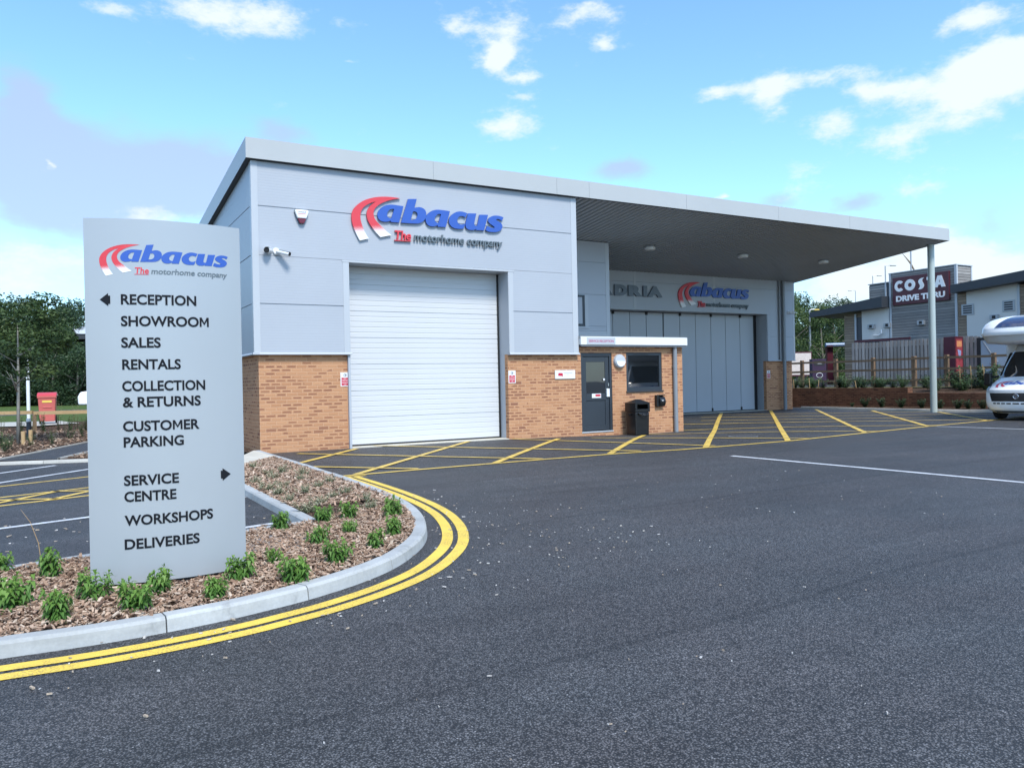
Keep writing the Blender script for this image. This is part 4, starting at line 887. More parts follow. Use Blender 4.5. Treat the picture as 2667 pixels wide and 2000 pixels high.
def chips(name, P, dens, zf, size=(.018, .06), kind='stuff', material='chips', lift=.012, tilt=.35, bounds=None):
    A = np.array(P); lo, hi = A.min(0), A.max(0)
    if bounds: lo = np.maximum(lo, bounds[0]); hi = np.minimum(hi, bounds[1])
    N = int(dens * (hi - lo).prod()); X = nr.uniform(lo[0], hi[0], N); Y = nr.uniform(lo[1], hi[1], N); k = inpoly(P, X, Y); X, Y = X[k], Y[k]; N = len(X)
    Ln = nr.uniform(size[0], size[1], N) * nr.choice([.6, 1, 1, 1.5], N); Wd = Ln * nr.uniform(.18, .5, N); Th = nr.uniform(.003, .009, N)
    a = nr.uniform(0, 6.283, N); tl = nr.normal(0, tilt, N); tw = nr.normal(0, tilt, N)
    d = np.stack([np.cos(a) * np.cos(tl), np.sin(a) * np.cos(tl), np.sin(tl)], 1); s_ = np.stack([-np.sin(a) * np.cos(tw), np.cos(a) * np.cos(tw), np.sin(tw)], 1); u = np.cross(d, s_)
    Zc = np.array([zf(x, y) for x, y in zip(X, Y)]) + np.abs(nr.normal(0, lift, N)) + .004; c = np.stack([X, Y, Zc], 1)
    V = []
    for i, (q, r, t) in enumerate(((-1, -1, -1), (1, -.6, -1), (.8, .8, -1), (-.9, .7, -1), (-1, -1, 1), (1, -.6, 1), (.8, .8, 1), (-.9, .7, 1))):
        jt = nr.uniform(.75, 1.1, (N, 1)); V.append(c + d * (Ln / 2 * q)[:, None] * jt + s_ * (Wd / 2 * r)[:, None] + u * (Th / 2 * t)[:, None])
    V = np.stack(V, 1).reshape(-1, 3); F = np.array([(0, 3, 2, 1), (4, 5, 6, 7), (0, 1, 5, 4), (1, 2, 6, 5), (2, 3, 7, 6), (3, 0, 4, 7)]); Fs = (F[None] + (np.arange(N) * 8)[:, None, None]).reshape(-1, 4)
    me = bpy.data.meshes.new(name); me.from_pydata(V.tolist(), [], Fs.tolist()); me.materials.append(MT[material]); o = bpy.data.objects.new(name, me); link(o); return tag(o, kind=kind)
chips('bark_chip_mulch', [p for p in BED if p[1] < -8.2 and p[0] > -5.2] + [(-5.2, -10.3)], 2300, lambda x, y: .074, size=(.012, .046), bounds=((-5.0, -12.2), (0, -8.2)))
chips('bark_chip_mulch', [(-1.38, -8.4), (-.16, -8.4), (-.10, -6), (-.05, -1.7), (-.83, -2.9), (-1.38, -3.3)], 900, lambda x, y: .074, size=(.02, .07))
# pale concrete path and the grey patch where the sign was dug in
m = MB(); m.prism([(-6.0, -6.0, .0), (-.83, -2.97, .0), (-.02, -1.62, .0), (-.02, .09, .0), (-.35, .3, 0), (-6.0, -3.6, 0)][::-1], (0, 0, .092)); m.f = m.f; 
m = MB(); m.prism([(-1.4, -3.35, .0), (-.83, -2.97, .0), (-.03, -1.62, .0), (-.03, .09, .0), (-.42, -.9, 0), (-1.4, -1.62, 0)], (0, 0, .088)); tag(m.build('path', 'slab'), kind='structure')
m = MB(); m.add([(-2.45, -10.45, .0815), (-1.95, -10.62, .0815), (-1.62, -10.35, .0815), (-1.55, -10.0, .0815), (-1.85, -9.86, .0815), (-2.35, -10.0, .0815)], [tuple(range(6))]); tag(m.build('grit_patch', simple('grey_grit', (.20, .19, .185), .95, 0, .4, 14, .8, 80)), kind='structure')
chips('bark_chip_mulch', [(-2.5, -10.5), (-1.5, -10.6), (-1.4, -9.8), (-2.4, -9.9)], 260, lambda x, y: .083)
# scattered chips on the asphalt
near = offset_path(KP, -.75)
LIT = [p for p in KP if p[0] > -4.5 and p[1] < -7.5][::3] + [p for p in near if p[0] > -4.5 and p[1] < -7.5][::-3]
chips('wood_chip_litter', LIT, 26, lambda x, y: .006, size=(.008, .030), material='litter', lift=.0, tilt=.05)
chips('wood_chip_litter', [(-4, -16.5), (4, -16.5), (6, -9), (.3, -7), (-1, -12), (-4, -13)], 3.0, lambda x, y: .006, size=(.006, .020), material='litter', lift=0, tilt=.05)
chips('wood_chip_litter', [(-.6, -12.4), (1.4, -12.2), (1.2, -9.6), (.1, -9.2)], 16, lambda x, y: .006, size=(.007, .026), material='litter', lift=0, tilt=.05)
chips('wood_chip_litter', [(-5, -9.5), (-1.6, -8.9), (-1.6, -6.4), (-5, -7.6)], 13, lambda x, y: .006, size=(.012, .05), material='litter', lift=0, tilt=.05)

# ------------------------------------------------------------------ foliage
def leaf_mesh(name, items, material):
    """items: (base, direction, side, length, width, droop, shade); each leaf is a folded blade of six points"""
    V, F, Sh = [], [], []
    for b, d, s_, ln, wd, dr, sh in items:
        n = d.cross(s_).normalized(); i = len(V)
        mid = b + d * ln * .45 + n * ln * .06; tip = b + d * ln + Vector((0, 0, -dr * ln))
        V += [tuple(b), tuple(mid + s_ * wd * .5 - n * wd * .15), tuple(tip), tuple(mid - s_ * wd * .5 - n * wd * .15), tuple(mid)]
        F += [(i, i + 1, i + 4), (i + 1, i + 2, i + 4), (i, i + 4, i + 3), (i + 4, i + 2, i + 3)]; Sh += [sh] * 5
    me = bpy.data.meshes.new(name); me.from_pydata(V, [], F); me.materials.append(MT[material])
    at = me.attributes.new('shade', 'FLOAT', 'POINT'); at.data.foreach_set('value', Sh); return me
def shrub_meshes(seed, h=.22, stems=5, spread=.07, leaf=(.055, .085), lw=.26, per=26, material='leaf', droop=.35, bare=.1, tuft=True):
    r = random.Random(seed); items = []; sm = MB()
    for k in range(stems):
        a = r.uniform(0, 6.283); lean = r.uniform(.1, 1) * spread; hh = h * r.uniform(.62, 1.0) if k else h
        base = Vector((math.cos(a) * .02, math.sin(a) * .02, -.01)); top = Vector((math.cos(a) * lean, math.sin(a) * lean, hh)); kn = base.lerp(top, .5) + Vector((r.uniform(-.01, .01), r.uniform(-.01, .01), 0))
        sm.tube([tuple(base), tuple(kn), tuple(top)], [.005, .0035, .002], 5)
        for i in range(per):
            t = bare + (1 - bare) * (i + r.random()) / per; p = base.lerp(kn, t * 2) if t < .5 else kn.lerp(top, t * 2 - 1)
            g = i * 2.4 + r.uniform(-.5, .5); el = (.15 + .75 * t ** 2) + r.uniform(-.3, .3) if tuft else r.uniform(-.2, .8)
            if t > .93: el += .5
            d = Vector((math.cos(g) * math.cos(el), math.sin(g) * math.cos(el), math.sin(el))); s_ = d.cross(Vector((0, 0, 1))).normalized()
            s_ = (s_ * math.cos(.4 * r.uniform(-1, 1)) + d.cross(s_) * math.sin(.4 * r.uniform(-1, 1))).normalized(); ln = r.uniform(*leaf) * (1 - .25 * abs(t - .6))
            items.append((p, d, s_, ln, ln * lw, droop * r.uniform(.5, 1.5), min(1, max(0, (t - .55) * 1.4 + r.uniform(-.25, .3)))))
    return leaf_mesh('foliage', items, material), sm.mesh('stem', 'stem', True)
def place_plant(name, meshes, loc, s, rot, label, cat, group, sz=None):
    t = local(thing(name, loc, label, cat, group, rot)); t.scale = (s, s, sz or s)
    for nm, me in zip(('foliage', 'stem'), meshes): o = bpy.data.objects.new(nm, me); link(o, t)
    return t
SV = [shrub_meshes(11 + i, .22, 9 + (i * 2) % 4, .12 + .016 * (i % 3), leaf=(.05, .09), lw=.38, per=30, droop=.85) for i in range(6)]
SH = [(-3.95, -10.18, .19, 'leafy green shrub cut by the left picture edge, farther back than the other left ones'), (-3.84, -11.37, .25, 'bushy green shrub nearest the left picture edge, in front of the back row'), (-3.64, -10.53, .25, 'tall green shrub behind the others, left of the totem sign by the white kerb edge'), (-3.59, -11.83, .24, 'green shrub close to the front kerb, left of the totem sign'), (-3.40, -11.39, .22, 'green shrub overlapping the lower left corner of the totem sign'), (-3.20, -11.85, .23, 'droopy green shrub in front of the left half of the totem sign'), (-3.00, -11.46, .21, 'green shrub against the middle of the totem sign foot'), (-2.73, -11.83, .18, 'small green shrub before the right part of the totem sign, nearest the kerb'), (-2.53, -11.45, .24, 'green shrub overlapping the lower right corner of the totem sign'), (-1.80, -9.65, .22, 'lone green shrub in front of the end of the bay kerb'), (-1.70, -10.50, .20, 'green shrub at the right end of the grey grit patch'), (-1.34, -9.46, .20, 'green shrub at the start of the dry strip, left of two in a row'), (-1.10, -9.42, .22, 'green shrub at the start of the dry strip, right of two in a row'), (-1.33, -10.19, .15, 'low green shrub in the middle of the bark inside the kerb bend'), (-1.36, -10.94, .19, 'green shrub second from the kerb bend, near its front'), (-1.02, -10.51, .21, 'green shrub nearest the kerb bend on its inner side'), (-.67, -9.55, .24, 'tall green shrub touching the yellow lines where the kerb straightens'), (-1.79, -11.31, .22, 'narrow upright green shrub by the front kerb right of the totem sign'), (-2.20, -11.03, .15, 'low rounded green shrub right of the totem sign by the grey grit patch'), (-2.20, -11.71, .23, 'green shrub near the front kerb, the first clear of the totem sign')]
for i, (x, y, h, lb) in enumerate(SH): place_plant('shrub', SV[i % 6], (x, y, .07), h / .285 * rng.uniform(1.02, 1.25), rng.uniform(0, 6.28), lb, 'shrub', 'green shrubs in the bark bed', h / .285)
TV = [shrub_meshes(40 + i, .13, 14, .17, (.03, .055), .30, 18, 'leaf_dry', .2, .05, False) for i in range(3)]
TF = [(-.82, -4.74), (-.58, -4.65), (-1.22, -5.80), (-1.29, -6.70), (-1.25, -7.21), (-1.28, -7.86), (-1.32, -8.75), (-.76, -7.85), (-.64, -6.82), (-.56, -7.65), (-.61, -5.83), (-.53, -8.36), (-1.05, -8.28), (-.72, -9.0), (-.92, -5.45), (-1.0, -6.4), (-.4, -5.2), (-.95, -7.3), (-.35, -6.4), (-.8, -3.6)]
for i, (x, y) in enumerate(TF): place_plant('dry_plant', TV[i % 3], (x, y, .07), rng.uniform(.62, 1.0), rng.uniform(0, 6.28), 'low straggly grey-green plant in the dry bark strip beside the yellow hatching', 'plant', 'straggly plants in the dry strip')
st = local(thing('dry_stalk', (-3.70, -10.20, .07), 'single thin dry grass stalk rising above the left shrubs', 'grass stalk')); MB().tube([(0, 0, 0), (-.02, 0, .2), (-.07, .01, .36), (-.13, .02, .46)], [.003, .003, .002, .001], 5).build('stem', 'rail_pale', st, smooth=True)

def crown_mesh(seed, w, h, n, leaf, material, base=.0, clumps=34, shape=1.0, gaps=.5):
    r = np.random.default_rng(seed)
    th = r.uniform(0, 2 * np.pi, clumps); zz = r.uniform(-.9, 1.0, clumps); rad = np.sqrt(1 - (zz * .92) ** 2) * r.uniform(.45, 1.0, clumps)
    C = np.stack([np.cos(th) * rad * w / 2, np.sin(th) * rad * w / 2, (zz * .5 + .5) * h + base], 1); cr = r.uniform(.13, .26, clumps) * w * gaps * 2
    k = r.integers(0, clumps, n); d = r.normal(0, 1, (n, 3)); d /= np.linalg.norm(d, axis=1)[:, None]; rr = r.uniform(.35, 1.0, n) ** .6
    P = C[k] + d * (cr[k] * rr)[:, None] * np.array([1, 1, .72])
    nrm = d * .7 + r.normal(0, .55, (n, 3)) + np.array([0, 0, .45]); nrm /= np.linalg.norm(nrm, axis=1)[:, None]
    a = r.normal(0, 1, (n, 3)); a -= nrm * (a * nrm).sum(1)[:, None]; a /= np.linalg.norm(a, axis=1)[:, None]; b = np.cross(nrm, a); L = r.uniform(.6, 1.3, n) * leaf; Wd = L * r.uniform(.45, .8, n)
    V = np.stack([P - a * (L / 2)[:, None], P + b * (Wd / 2)[:, None] - a * (L * .05)[:, None], P + a * (L / 2)[:, None] - np.array([0, 0, .15]) * L[:, None], P - b * (Wd / 2)[:, None]], 1).reshape(-1, 3)
    F = (np.arange(n)[:, None] * 4 + np.arange(4)).tolist(); me = bpy.data.meshes.new('crown'); me.from_pydata(V.tolist(), [], F); me.materials.append(MT[material])
    sh = np.repeat(np.clip(r.uniform(-.2, .5, clumps)[k] + r.uniform(-.15, .35, n), 0, 1), 4); at = me.attributes.new('shade', 'FLOAT', 'POINT'); at.data.foreach_set('value', sh.astype(float)); return me
def trunk_mesh(seed, h, r0, w, base, limbs=6, bark='bark'):
    r = random.Random(seed); m = MB(); m.tube([(0, 0, -.3), (r.uniform(-.1, .1), r.uniform(-.1, .1), h * .4), (r.uniform(-.2, .2) * w * .2, r.uniform(-.2, .2) * w * .2, h * .85)], [r0, r0 * .75, r0 * .25], 9)
    for i in range(limbs):
        a = 6.28 * i / limbs + r.uniform(-.4, .4); z0 = base + (h * .75 - base) * r.uniform(.0, .7); ln = w * r.uniform(.28, .45)
        m.tube([(0, 0, z0), (math.cos(a) * ln * .5, math.sin(a) * ln * .5, z0 + ln * .35), (math.cos(a) * ln, math.sin(a) * ln, z0 + ln * .8)], [r0 * .45, r0 * .3, r0 * .1], 6)
    return m.mesh('trunk', bark, True)
TREEV = {}
def tree(v, loc, s, rot, label, group, sz=None):
    t = local(thing('tree', loc, label, 'tree', group, rot)); t.scale = (s, s, sz or s)
    for nm, me in zip(('trunk', 'crown'), TREEV[v]): o = bpy.data.objects.new(nm, me); link(o, t)
    return t
TREEV['a'] = (trunk_mesh(1, 9, .22, 7, 2.2), crown_mesh(1, 7.4, 8.2, 11000, .25, 'tree_a', .9, 46)); TREEV['b'] = (trunk_mesh(2, 10, .25, 7, 2), crown_mesh(2, 7.0, 9.2, 11000, .25, 'tree_b', .6, 48))
TREEV['c'] = (trunk_mesh(3, 8, .2, 7, 1.5), crown_mesh(3, 7.8, 7.6, 11000, .25, 'tree_c', .3, 42)); TREEV['d'] = (trunk_mesh(4, 5, .12, 5, .5), crown_mesh(4, 5.6, 4.6, 7500, .21, 'tree_b', .0, 36))
TREEV['y'] = (trunk_mesh(5, 4.6, .042, 1.6, 1.7, 9, 'pale_bark'), crown_mesh(5, 2.0, 2.9, 6000, .095, 'tree_a', 1.95, 36, gaps=.5))
TREEV['w'] = (trunk_mesh(6, 8, .16, 5.5, .8), crown_mesh(6, 6.2, 8.4, 9000, .20, 'tree_c', .2, 40, gaps=.45))

# ------------------------------------------------------------------ left side: bed, path, lawn, road
def lz(x, y): return .06 + max(0, min(1, (y - 1.2) / 11.5)) * .30
def sheet(name, P, material, zf, lift=0.0):
    m = MB(); m.poly([(x, y, zf(x, y) + lift) for x, y in P]); return tag(m.build(name, material), kind='structure')
def grid_poly(name, x0, x1, y0, y1, material, zf, lift=0, n=(24, 24)):
    return grid_sheet(name, list(np.linspace(x0, x1, n[0])), list(np.linspace(y0, y1, n[1])), lambda x, y: zf(x, y) + lift, material)
kl = [(-16, 5.0), (-9, 2.75), (-4.585, 1.17), (-3.1, .65), (-1.75, .2)]
kerb(kl, h=.062, w=.14, m='edging')
m = MB(); rows = 14; vs = []; cols = [(-16, 5.12), (-9, 2.87), (-6.5, 1.98), (-4.6, 1.30), (-3.1, .78), (-1.7, .32), (-.9, .1), (0.02, .05)]
for j in range(rows):
    for x, y in cols: yy = y + (14.5 - y) * j / (rows - 1); vs.append((x, yy, lz(x, yy)))
m.add(vs, [(j * 8 + i, j * 8 + i + 1, (j + 1) * 8 + i + 1, (j + 1) * 8 + i) for j in range(rows - 1) for i in range(7)]); tag(m.build('mulch_bed', 'mulch'), kind='structure')
m = MB(); strip_ = [(-5.6, -.0), (-4.6, 1.62), (-3.0, 4.72), (-1.8, 7.0)]
L_ = [(-4.75, 1.36), (-4.0, 2.75), (-3.0, 4.72), (-1.6, 7.4)]; Rr = [(-3.62, .98), (-3.05, 2.2), (-2.1, 4.1), (-.7, 6.8)]
m.add([(x, y, lz(x, y) + .012) for x, y in L_ + Rr], [(i, 4 + i, 5 + i, 1 + i) for i in range(3)]); tag(m.build('path', 'asphalt_path'), kind='structure')
m = MB()
for P in (L_, Rr):
    for a, b in zip(P[:-1], P[1:]): m.add([(a[0], a[1], lz(*a) + .035), (a[0] + .05, a[1], lz(*a) + .035), (b[0] + .05, b[1], lz(*b) + .035), (b[0], b[1], lz(*b) + .035), (a[0], a[1], lz(*a) - .02), (b[0], b[1], lz(*b) - .02), (a[0] + .05, a[1], lz(*a) - .02), (b[0] + .05, b[1], lz(*b) - .02)], [(0, 1, 2, 3), (4, 0, 3, 5), (1, 6, 7, 2)])
tag(m.build('path_edging', 'edging'), kind='structure')
chips('bark_chip_mulch', [(-6.5, 2.2), (-4.75, 1.45), (-3.0, 5.0), (-2.2, 9.0), (-6.5, 10.5)], 70, lambda x, y: lz(x, y) + .005, size=(.03, .10), lift=.02)
chips('bark_chip_mulch', [(-3.5, .95), (-2.2, .55), (-1.2, 3.4), (-2.1, 3.9)], 160, lambda x, y: lz(x, y) + .005, size=(.03, .10), lift=.03)
def far_z(x, y): return .36
grid_poly('lawn', -40, .0, 14.5, 26, 'grass', far_z, 0, (4, 4)); grid_poly('road', -80, 120, 26, 35, 'asphalt_path', far_z, .0, (4, 3)); grid_poly('lawn', -90, 140, 35, 110, 'grass', far_z, .0, (4, 4))
sheet('lawn', [(-40, 14.5), (-40, 5.2), (-16.0, 5.12), (-16, 14.5)], 'grass', lambda x, y: .36 if y > 10 else .2)
sheet('path', [(-7.2, 13.2), (-4.2, 11.2), (-3.0, 12.3), (-3.6, 15.5), (-7.2, 16.6)], 'edging', far_z, .012)
# knee rail
def beam(mb, a, b, w, h):
    a, b = Vector(a), Vector(b); t = (b - a).normalized(); s_ = t.cross(Vector((0, 0, 1))).normalized() * w / 2; u = Vector((0, 0, h / 2))
    mb.add([tuple(p + s_ * i + u * j) for p in (a, b) for i, j in ((-1, -1), (1, -1), (1, 1), (-1, 1))], [(0, 1, 2, 3), (7, 6, 5, 4), (0, 4, 5, 1), (1, 5, 6, 2), (2, 6, 7, 3), (3, 7, 4, 0)]); return mb
kr = thing('knee_rail', (-5, 10.2, .34), 'low pale timber knee rail behind the left bark bed', 'rail'); kr['local'] = 0
def on_rail(s): return (-5.062 + 2.166 * s, 10.214 - 1.234 * s)
for s0, s1 in ((-3.6, -1.62), (-1.6, .38), (.40, 2.2)):
    a, b = on_rail(s0), on_rail(s1); o = beam(MB(), (*a, .80), (*b, .82), .10, .10).build('rail', 'rail_pale'); o.parent = kr; o.location = -Vector(kr.location)
for s_ in (-3.5, -2.6, -1.6, -.6, .4, 1.4, 2.1):
    a = on_rail(s_); o = MB().box(a[0] - .05, a[0] + .05, a[1] - .05, a[1] + .05, .2, .75).build('post', 'post_wood'); o.parent = kr; o.location = -Vector(kr.location)
# striped post, bollard, stakes
t = local(thing('marker_post', (-4.58, 18.0, .36), 'tall white marker post with black bands near its top, left of the red bin', 'post'))
MB().tube([(0, 0, 0), (0, 0, 2.28)], .062, 14).build('post', 'white_gloss', t, smooth=True)
m = MB()
for z in (1.50, 1.68, 1.86, 1.93, 2.12): m.tube([(0, 0, z), (0, 0, z + .045)], .0645, 14)
m.build('band', 'seal', t, smooth=True)
t = local(thing('bollard', (-4.27, 7.2, lz(-4.27, 7.2)), 'short dark bollard with a white top in the left bark bed', 'bollard'))
MB().tube([(0, 0, -.1), (0, 0, .42)], .055, 12).build('body', 'soffit_dark', t, smooth=True); MB().tube([(0, 0, .42), (0, 0, .50)], .057, 12).build('cap', 'white_gloss', t, smooth=True)
for x, y, h, lb in ((-4.33, 5.15, .31, 'left of two cut timber stakes beside the young tree'), (-4.18, 5.25, .33, 'right of two cut timber stakes beside the young tree')):
    t = local(thing('timber_stake', (x, y, lz(x, y)), lb, 'stake', 'stakes by the young tree')); MB().tube([(0, 0, -.1), (0, 0, h)], .046, 12).build('stake', 'rail_pale', t, smooth=True)
tree('y', (-4.44, 5.3, lz(-4.4, 5.3)), 1.05, 0, 'young slender tree with thin trunk and sparse crown in the left bark bed', 'trees on the left', .74)
# red wheelie bin
def wheelie():
    t = local(thing('wheelie_bin', (-3.90, 13.0, .37), 'faded red wheeled bin with a bright red lid behind the low rail', 'bin', None, R_(-3))); t.scale = (.82, .82, 1)
    m = MB(); m.add([(-.26, -.30, .08), (.26, -.30, .08), (.26, .30, .08), (-.26, .30, .08), (-.31, -.38, .90), (.31, -.38, .90), (.31, .38, .90), (-.31, .38, .90)], [(0, 3, 2, 1), (4, 5, 6, 7), (0, 1, 5, 4), (1, 2, 6, 5), (2, 3, 7, 6), (3, 0, 4, 7)]); m.build('body', 'red_bin', t, bevel=.03)
    m = MB(); n = 10; pr = [(-.40 + .80 * k / n, .92 + .10 * math.sin(math.pi * (k / n) * .9 + .1)) for k in range(n + 1)]; m.prism([(-.335, y, z) for y, z in pr] + [(-.335, .40, .89), (-.335, -.40, .89)], (.67, 0, 0)); m.build('lid', 'red_lid', t, bevel=.015)
    MB().box(-.16, .17, -.372, -.345, .69, .76).build('label_strip', 'amber', t); m = MB(); m.box(-.15, .17, -.365, -.33, .52, .555); m.box(-.33, .33, -.40, -.36, .84, .90); m.build('rib', 'red_bin', t, bevel=.008)
    for sx in (-1, 1): MB().lathe([(.12, -.03), (.12, .03)], (sx * .28, .27, .12), 16, 'x').build('wheel', 'tyre', t, smooth=True)
wheelie()
# plants of the left bed
MV = [shrub_meshes(60 + i, .42, 7, .22, (.05, .085), .32, 30, 'leaf_mid', .3, .05, False) for i in range(3)]; WV = [shrub_meshes(70 + i, .6, 5, .16, (.04, .07), .18, 20, 'leaf_dry', .3, .1, False) for i in range(2)]
for i, (x, y, s, lb) in enumerate(((-4.62, 3.3, .95, 'round green bush nearest the path kerb at the left picture edge'), (-4.75, 4.3, 1.0, 'green bush behind the nearest one at the left picture edge'), (-4.55, 4.0, .8, 'green bush in front of the young tree'), (-4.15, 4.75, .7, 'small green bush at the foot of the two stakes'), (-3.72, 4.9, .8, 'lone green bush in the middle of the left bark bed'), (-3.35, 5.7, .75, 'thin green bush between the lone bush and the sign'))):
    place_plant('bush', MV[i % 3], (x, y, lz(x, y)), s, i * 1.3, lb, 'bush', 'bushes in the left bark bed')
for i, (x, y, s) in enumerate(((-4.95, 9.2, .9), (-4.55, 9.5, 1.0), (-4.2, 8.4, .9), (-3.95, 9.1, 1.2), (-3.6, 9.6, 1.3), (-3.3, 9.0, 1.0), (-3.15, 9.6, 1.1), (-2.95, 8.6, 1.0), (-3.45, 8.0, .7), (-3.05, 6.9, .8))):
    place_plant('weed', (MV if i % 2 else WV)[i % 2], (x, y, lz(x, y)), s, i * 2.1, 'scraggy weed growing along the low timber rail by the red bin', 'weed', 'weeds along the low rail', s * 1.1)
# white building whose corner shows beside the sign
t = thing('roofed_hall', (6, 66, .36), 'building with a pale metal roof and dark eaves, just showing left of the totem sign', 'building')
m = MB(); m.box(-1.6, 16, 62, 74, .3, 5.9); o = m.build('wall', 'soffit_dark'); o.parent = t; o.location = -t.location
m = MB(); m.prism([(-2.3, 61.2, 6.4), (-2.3, 67.5, 7.6), (-2.3, 74.8, 6.4)], (19, 0, 0)); o = m.build('roof', simple('pale_metal_roof', (.62, .66, .70), .35)); o.parent = t; o.location = -t.location
m = MB(); m.box(-2.15, 16.6, 61.3, 74.7, 5.95, 6.41); o = m.build('eaves', 'slate'); o.parent = t; o.location = -t.location
# parked car on the road
def car():
    t = local(thing('parked_car', (-.55, 29.0, .37), 'white parked car mostly hidden behind the totem sign, only its tail showing', 'car', None, R_(-8)))
    pr = [(-2.1, .35), (-2.12, .75), (-2.0, 1.0), (-1.55, 1.06), (-1.0, 1.46), (.35, 1.48), (1.0, 1.05), (1.95, .85), (2.1, .6), (2.05, .3)]
    MB().prism([(x, -.85, z) for x, z in pr], (0, 1.7, 0)).build('body', 'camper_white', t, bevel=.09, seg=3)
    for sy in (-.856, .836): MB().prism([(-1.42, sy, 1.05), (-.98, sy, 1.40), (.3, sy, 1.41), (.82, sy, 1.05)], (0, .02, 0)).build('side_window', 'glass', t)
    for x in (-1.3, 1.3):
        for y in (-.78, .78): MB().lathe([(.31, -.1), (.31, .1)], (x, y, .31), 20, 'y').build('wheel', 'tyre', t, smooth=True)
car()
TL = [('c', -9.5, 58, .80, 'broad bright tree at the left picture edge behind the lawn'), ('d', -6.8, 56.5, .95, 'dark low tree behind the young tree'), ('c', -5.6, 60, .86, 'bright green tree behind the white marker post'), ('a', -4.4, 59, .74, 'green tree behind the red bin'), ('d', -1.2, 55, .92, 'dark low tree right of the red bin'), ('d', -3.9, 54.6, .80, 'dark low tree directly behind the red bin'), ('a', .6, 57.5, .50, 'small tree in front of the pale roofed hall'), ('b', -8.6, 74, .98, 'tall dark tree in the back row at the far left'), ('b', -5.2, 76, 1.0, 'tall dark tree in the back row, second from the left'), ('b', -1.0, 78, 1.02, 'tall dark tree in the back row above the red bin'), ('a', 3.0, 80, 1.0, 'tall tree in the back row behind the totem sign'), ('b', -7.2, 66, .90, 'dark tree between the two rows at the far left'), ('b', -3.2, 67, .90, 'dark tree between the two rows above the marker post'), ('d', -8.6, 56, 1.0, 'dark low tree at the left picture edge'), ('d', -2.4, 52.5, .85, 'dark low tree a little in front of its neighbours, right of the red bin'), ('c', -6.6, 63, .84, 'bright tree between the rows, well left of the pale roofed hall'), ('a', -13.5, 62, 1.0, 'tree beyond the left picture edge'), ('b', -17, 66, 1.0, 'dark tree well beyond the left picture edge')]
for v, x, y, s, lb in TL: tree(v, (x, y, .3), s, x * 1.7, lb, 'trees on the left')
def woodland():
    r = np.random.default_rng(9); n = 26000; t = r.uniform(0, 1, n); A = np.array([(-95, 60), (-60, 92), (-10, 104), (40, 108), (90, 100), (125, 70), (140, 20), (135, -30)], float); k = np.clip((t * 7).astype(int), 0, 6); f = (t * 7 - k)[:, None]; P = A[k] * (1 - f) + A[k + 1] * f + r.normal(0, 2.2, (n, 2))
    H = 7.6 + 1.8 * np.sin(t * 60) + 1.1 * np.sin(t * 143 + 1); Z = H * r.uniform(0, 1, n) ** .7 + .3; C = np.stack([P[:, 0], P[:, 1], Z], 1); nrm = r.normal(0, 1, (n, 3)) + (0, 0, .4); nrm /= np.linalg.norm(nrm, axis=1)[:, None]; a = r.normal(0, 1, (n, 3)); a -= nrm * (a * nrm).sum(1)[:, None]; a /= np.linalg.norm(a, axis=1)[:, None]; b = np.cross(nrm, a); L = r.uniform(.5, 1.15, n)[:, None]
    V = np.stack([C - a * L, C + b * L * .6, C + a * L, C - b * L * .6], 1).reshape(-1, 3); me = bpy.data.meshes.new('woodland'); me.from_pydata(V.tolist(), [], (np.arange(n)[:, None] * 4 + np.arange(4)).tolist()); me.materials.append(MT['tree_b']); sh = np.repeat(r.uniform(0, .8, n), 4); at = me.attributes.new('shade', 'FLOAT', 'POINT'); at.data.foreach_set('value', sh.astype(float)); tag(link(bpy.data.objects.new('woodland', me)), kind='stuff')
woodland()

# ------------------------------------------------------------------ right side: raised ground, retaining wall, fences
UG = .84
grid_poly('upper_ground', 28.0, 130, -.2, 100, 'rough_grass', lambda x, y: UG, 0, (6, 6)); grid_poly('upper_ground', 26.2, 28, -.2, 40, 'mulch', lambda x, y: UG - .03 if y > 2.8 else UG - .2 + .1 * (x - 26.2), 0, (4, 30))
grid_poly('drive_lane', 31.2, 36.0, 0, 60, 'asphalt_path', lambda x, y: UG, .012, (3, 3))
t = thing('retaining_wall', (26, 4, 0), 'low red-brown brick retaining wall behind the hatched yard, stepping down near the column', 'wall')
m = MB(); m.box(26, 26.22, 2.98, 40, -.2, .872); m.box(26, 26.22, -.38, 2.72, -.2, .662); m.box(26.22, 40, -.38, -.16, -.2, .662); o = m.build('wall', 'brick_red', None); o.parent = t; o.location = -t.location
m = MB(); m.box(25.99, 26.3, 2.72, 2.98, -.2, .885); o = m.build('step_pier', 'brick_red'); o.parent = t; o.location = -t.location
KR = smooth_path([(24.48, 6.75), (24.42, 4.5), (24.40, 2.2), (24.46, .2), (24.75, -.75), (25.6, -1.25), (29, -1.5), (40, -1.6)], .2); kerb(KR, h=.10, m='edging', w=.13)
m = MB(); pts = [p for p in offset_path(KR, .12) if p[0] < 39]; m.poly([(x, y, .075) for x, y in pts] + [(39, -.4, .12), (26, -.4, .12), (26, 6.75, .09)]); tag(m.build('mulch_bed', 'mulch'), kind='structure')
HV = [shrub_meshes(80 + i, .34, 18, .20, (.045, .07), .5, 34, 'leaf_dark', .2, .02, False) for i in range(3)]
ORD = ['first and smallest', 'second', 'third', 'fourth', 'fifth', 'sixth, column-hidden,', 'seventh', 'eighth', 'ninth', 'tenth and last']
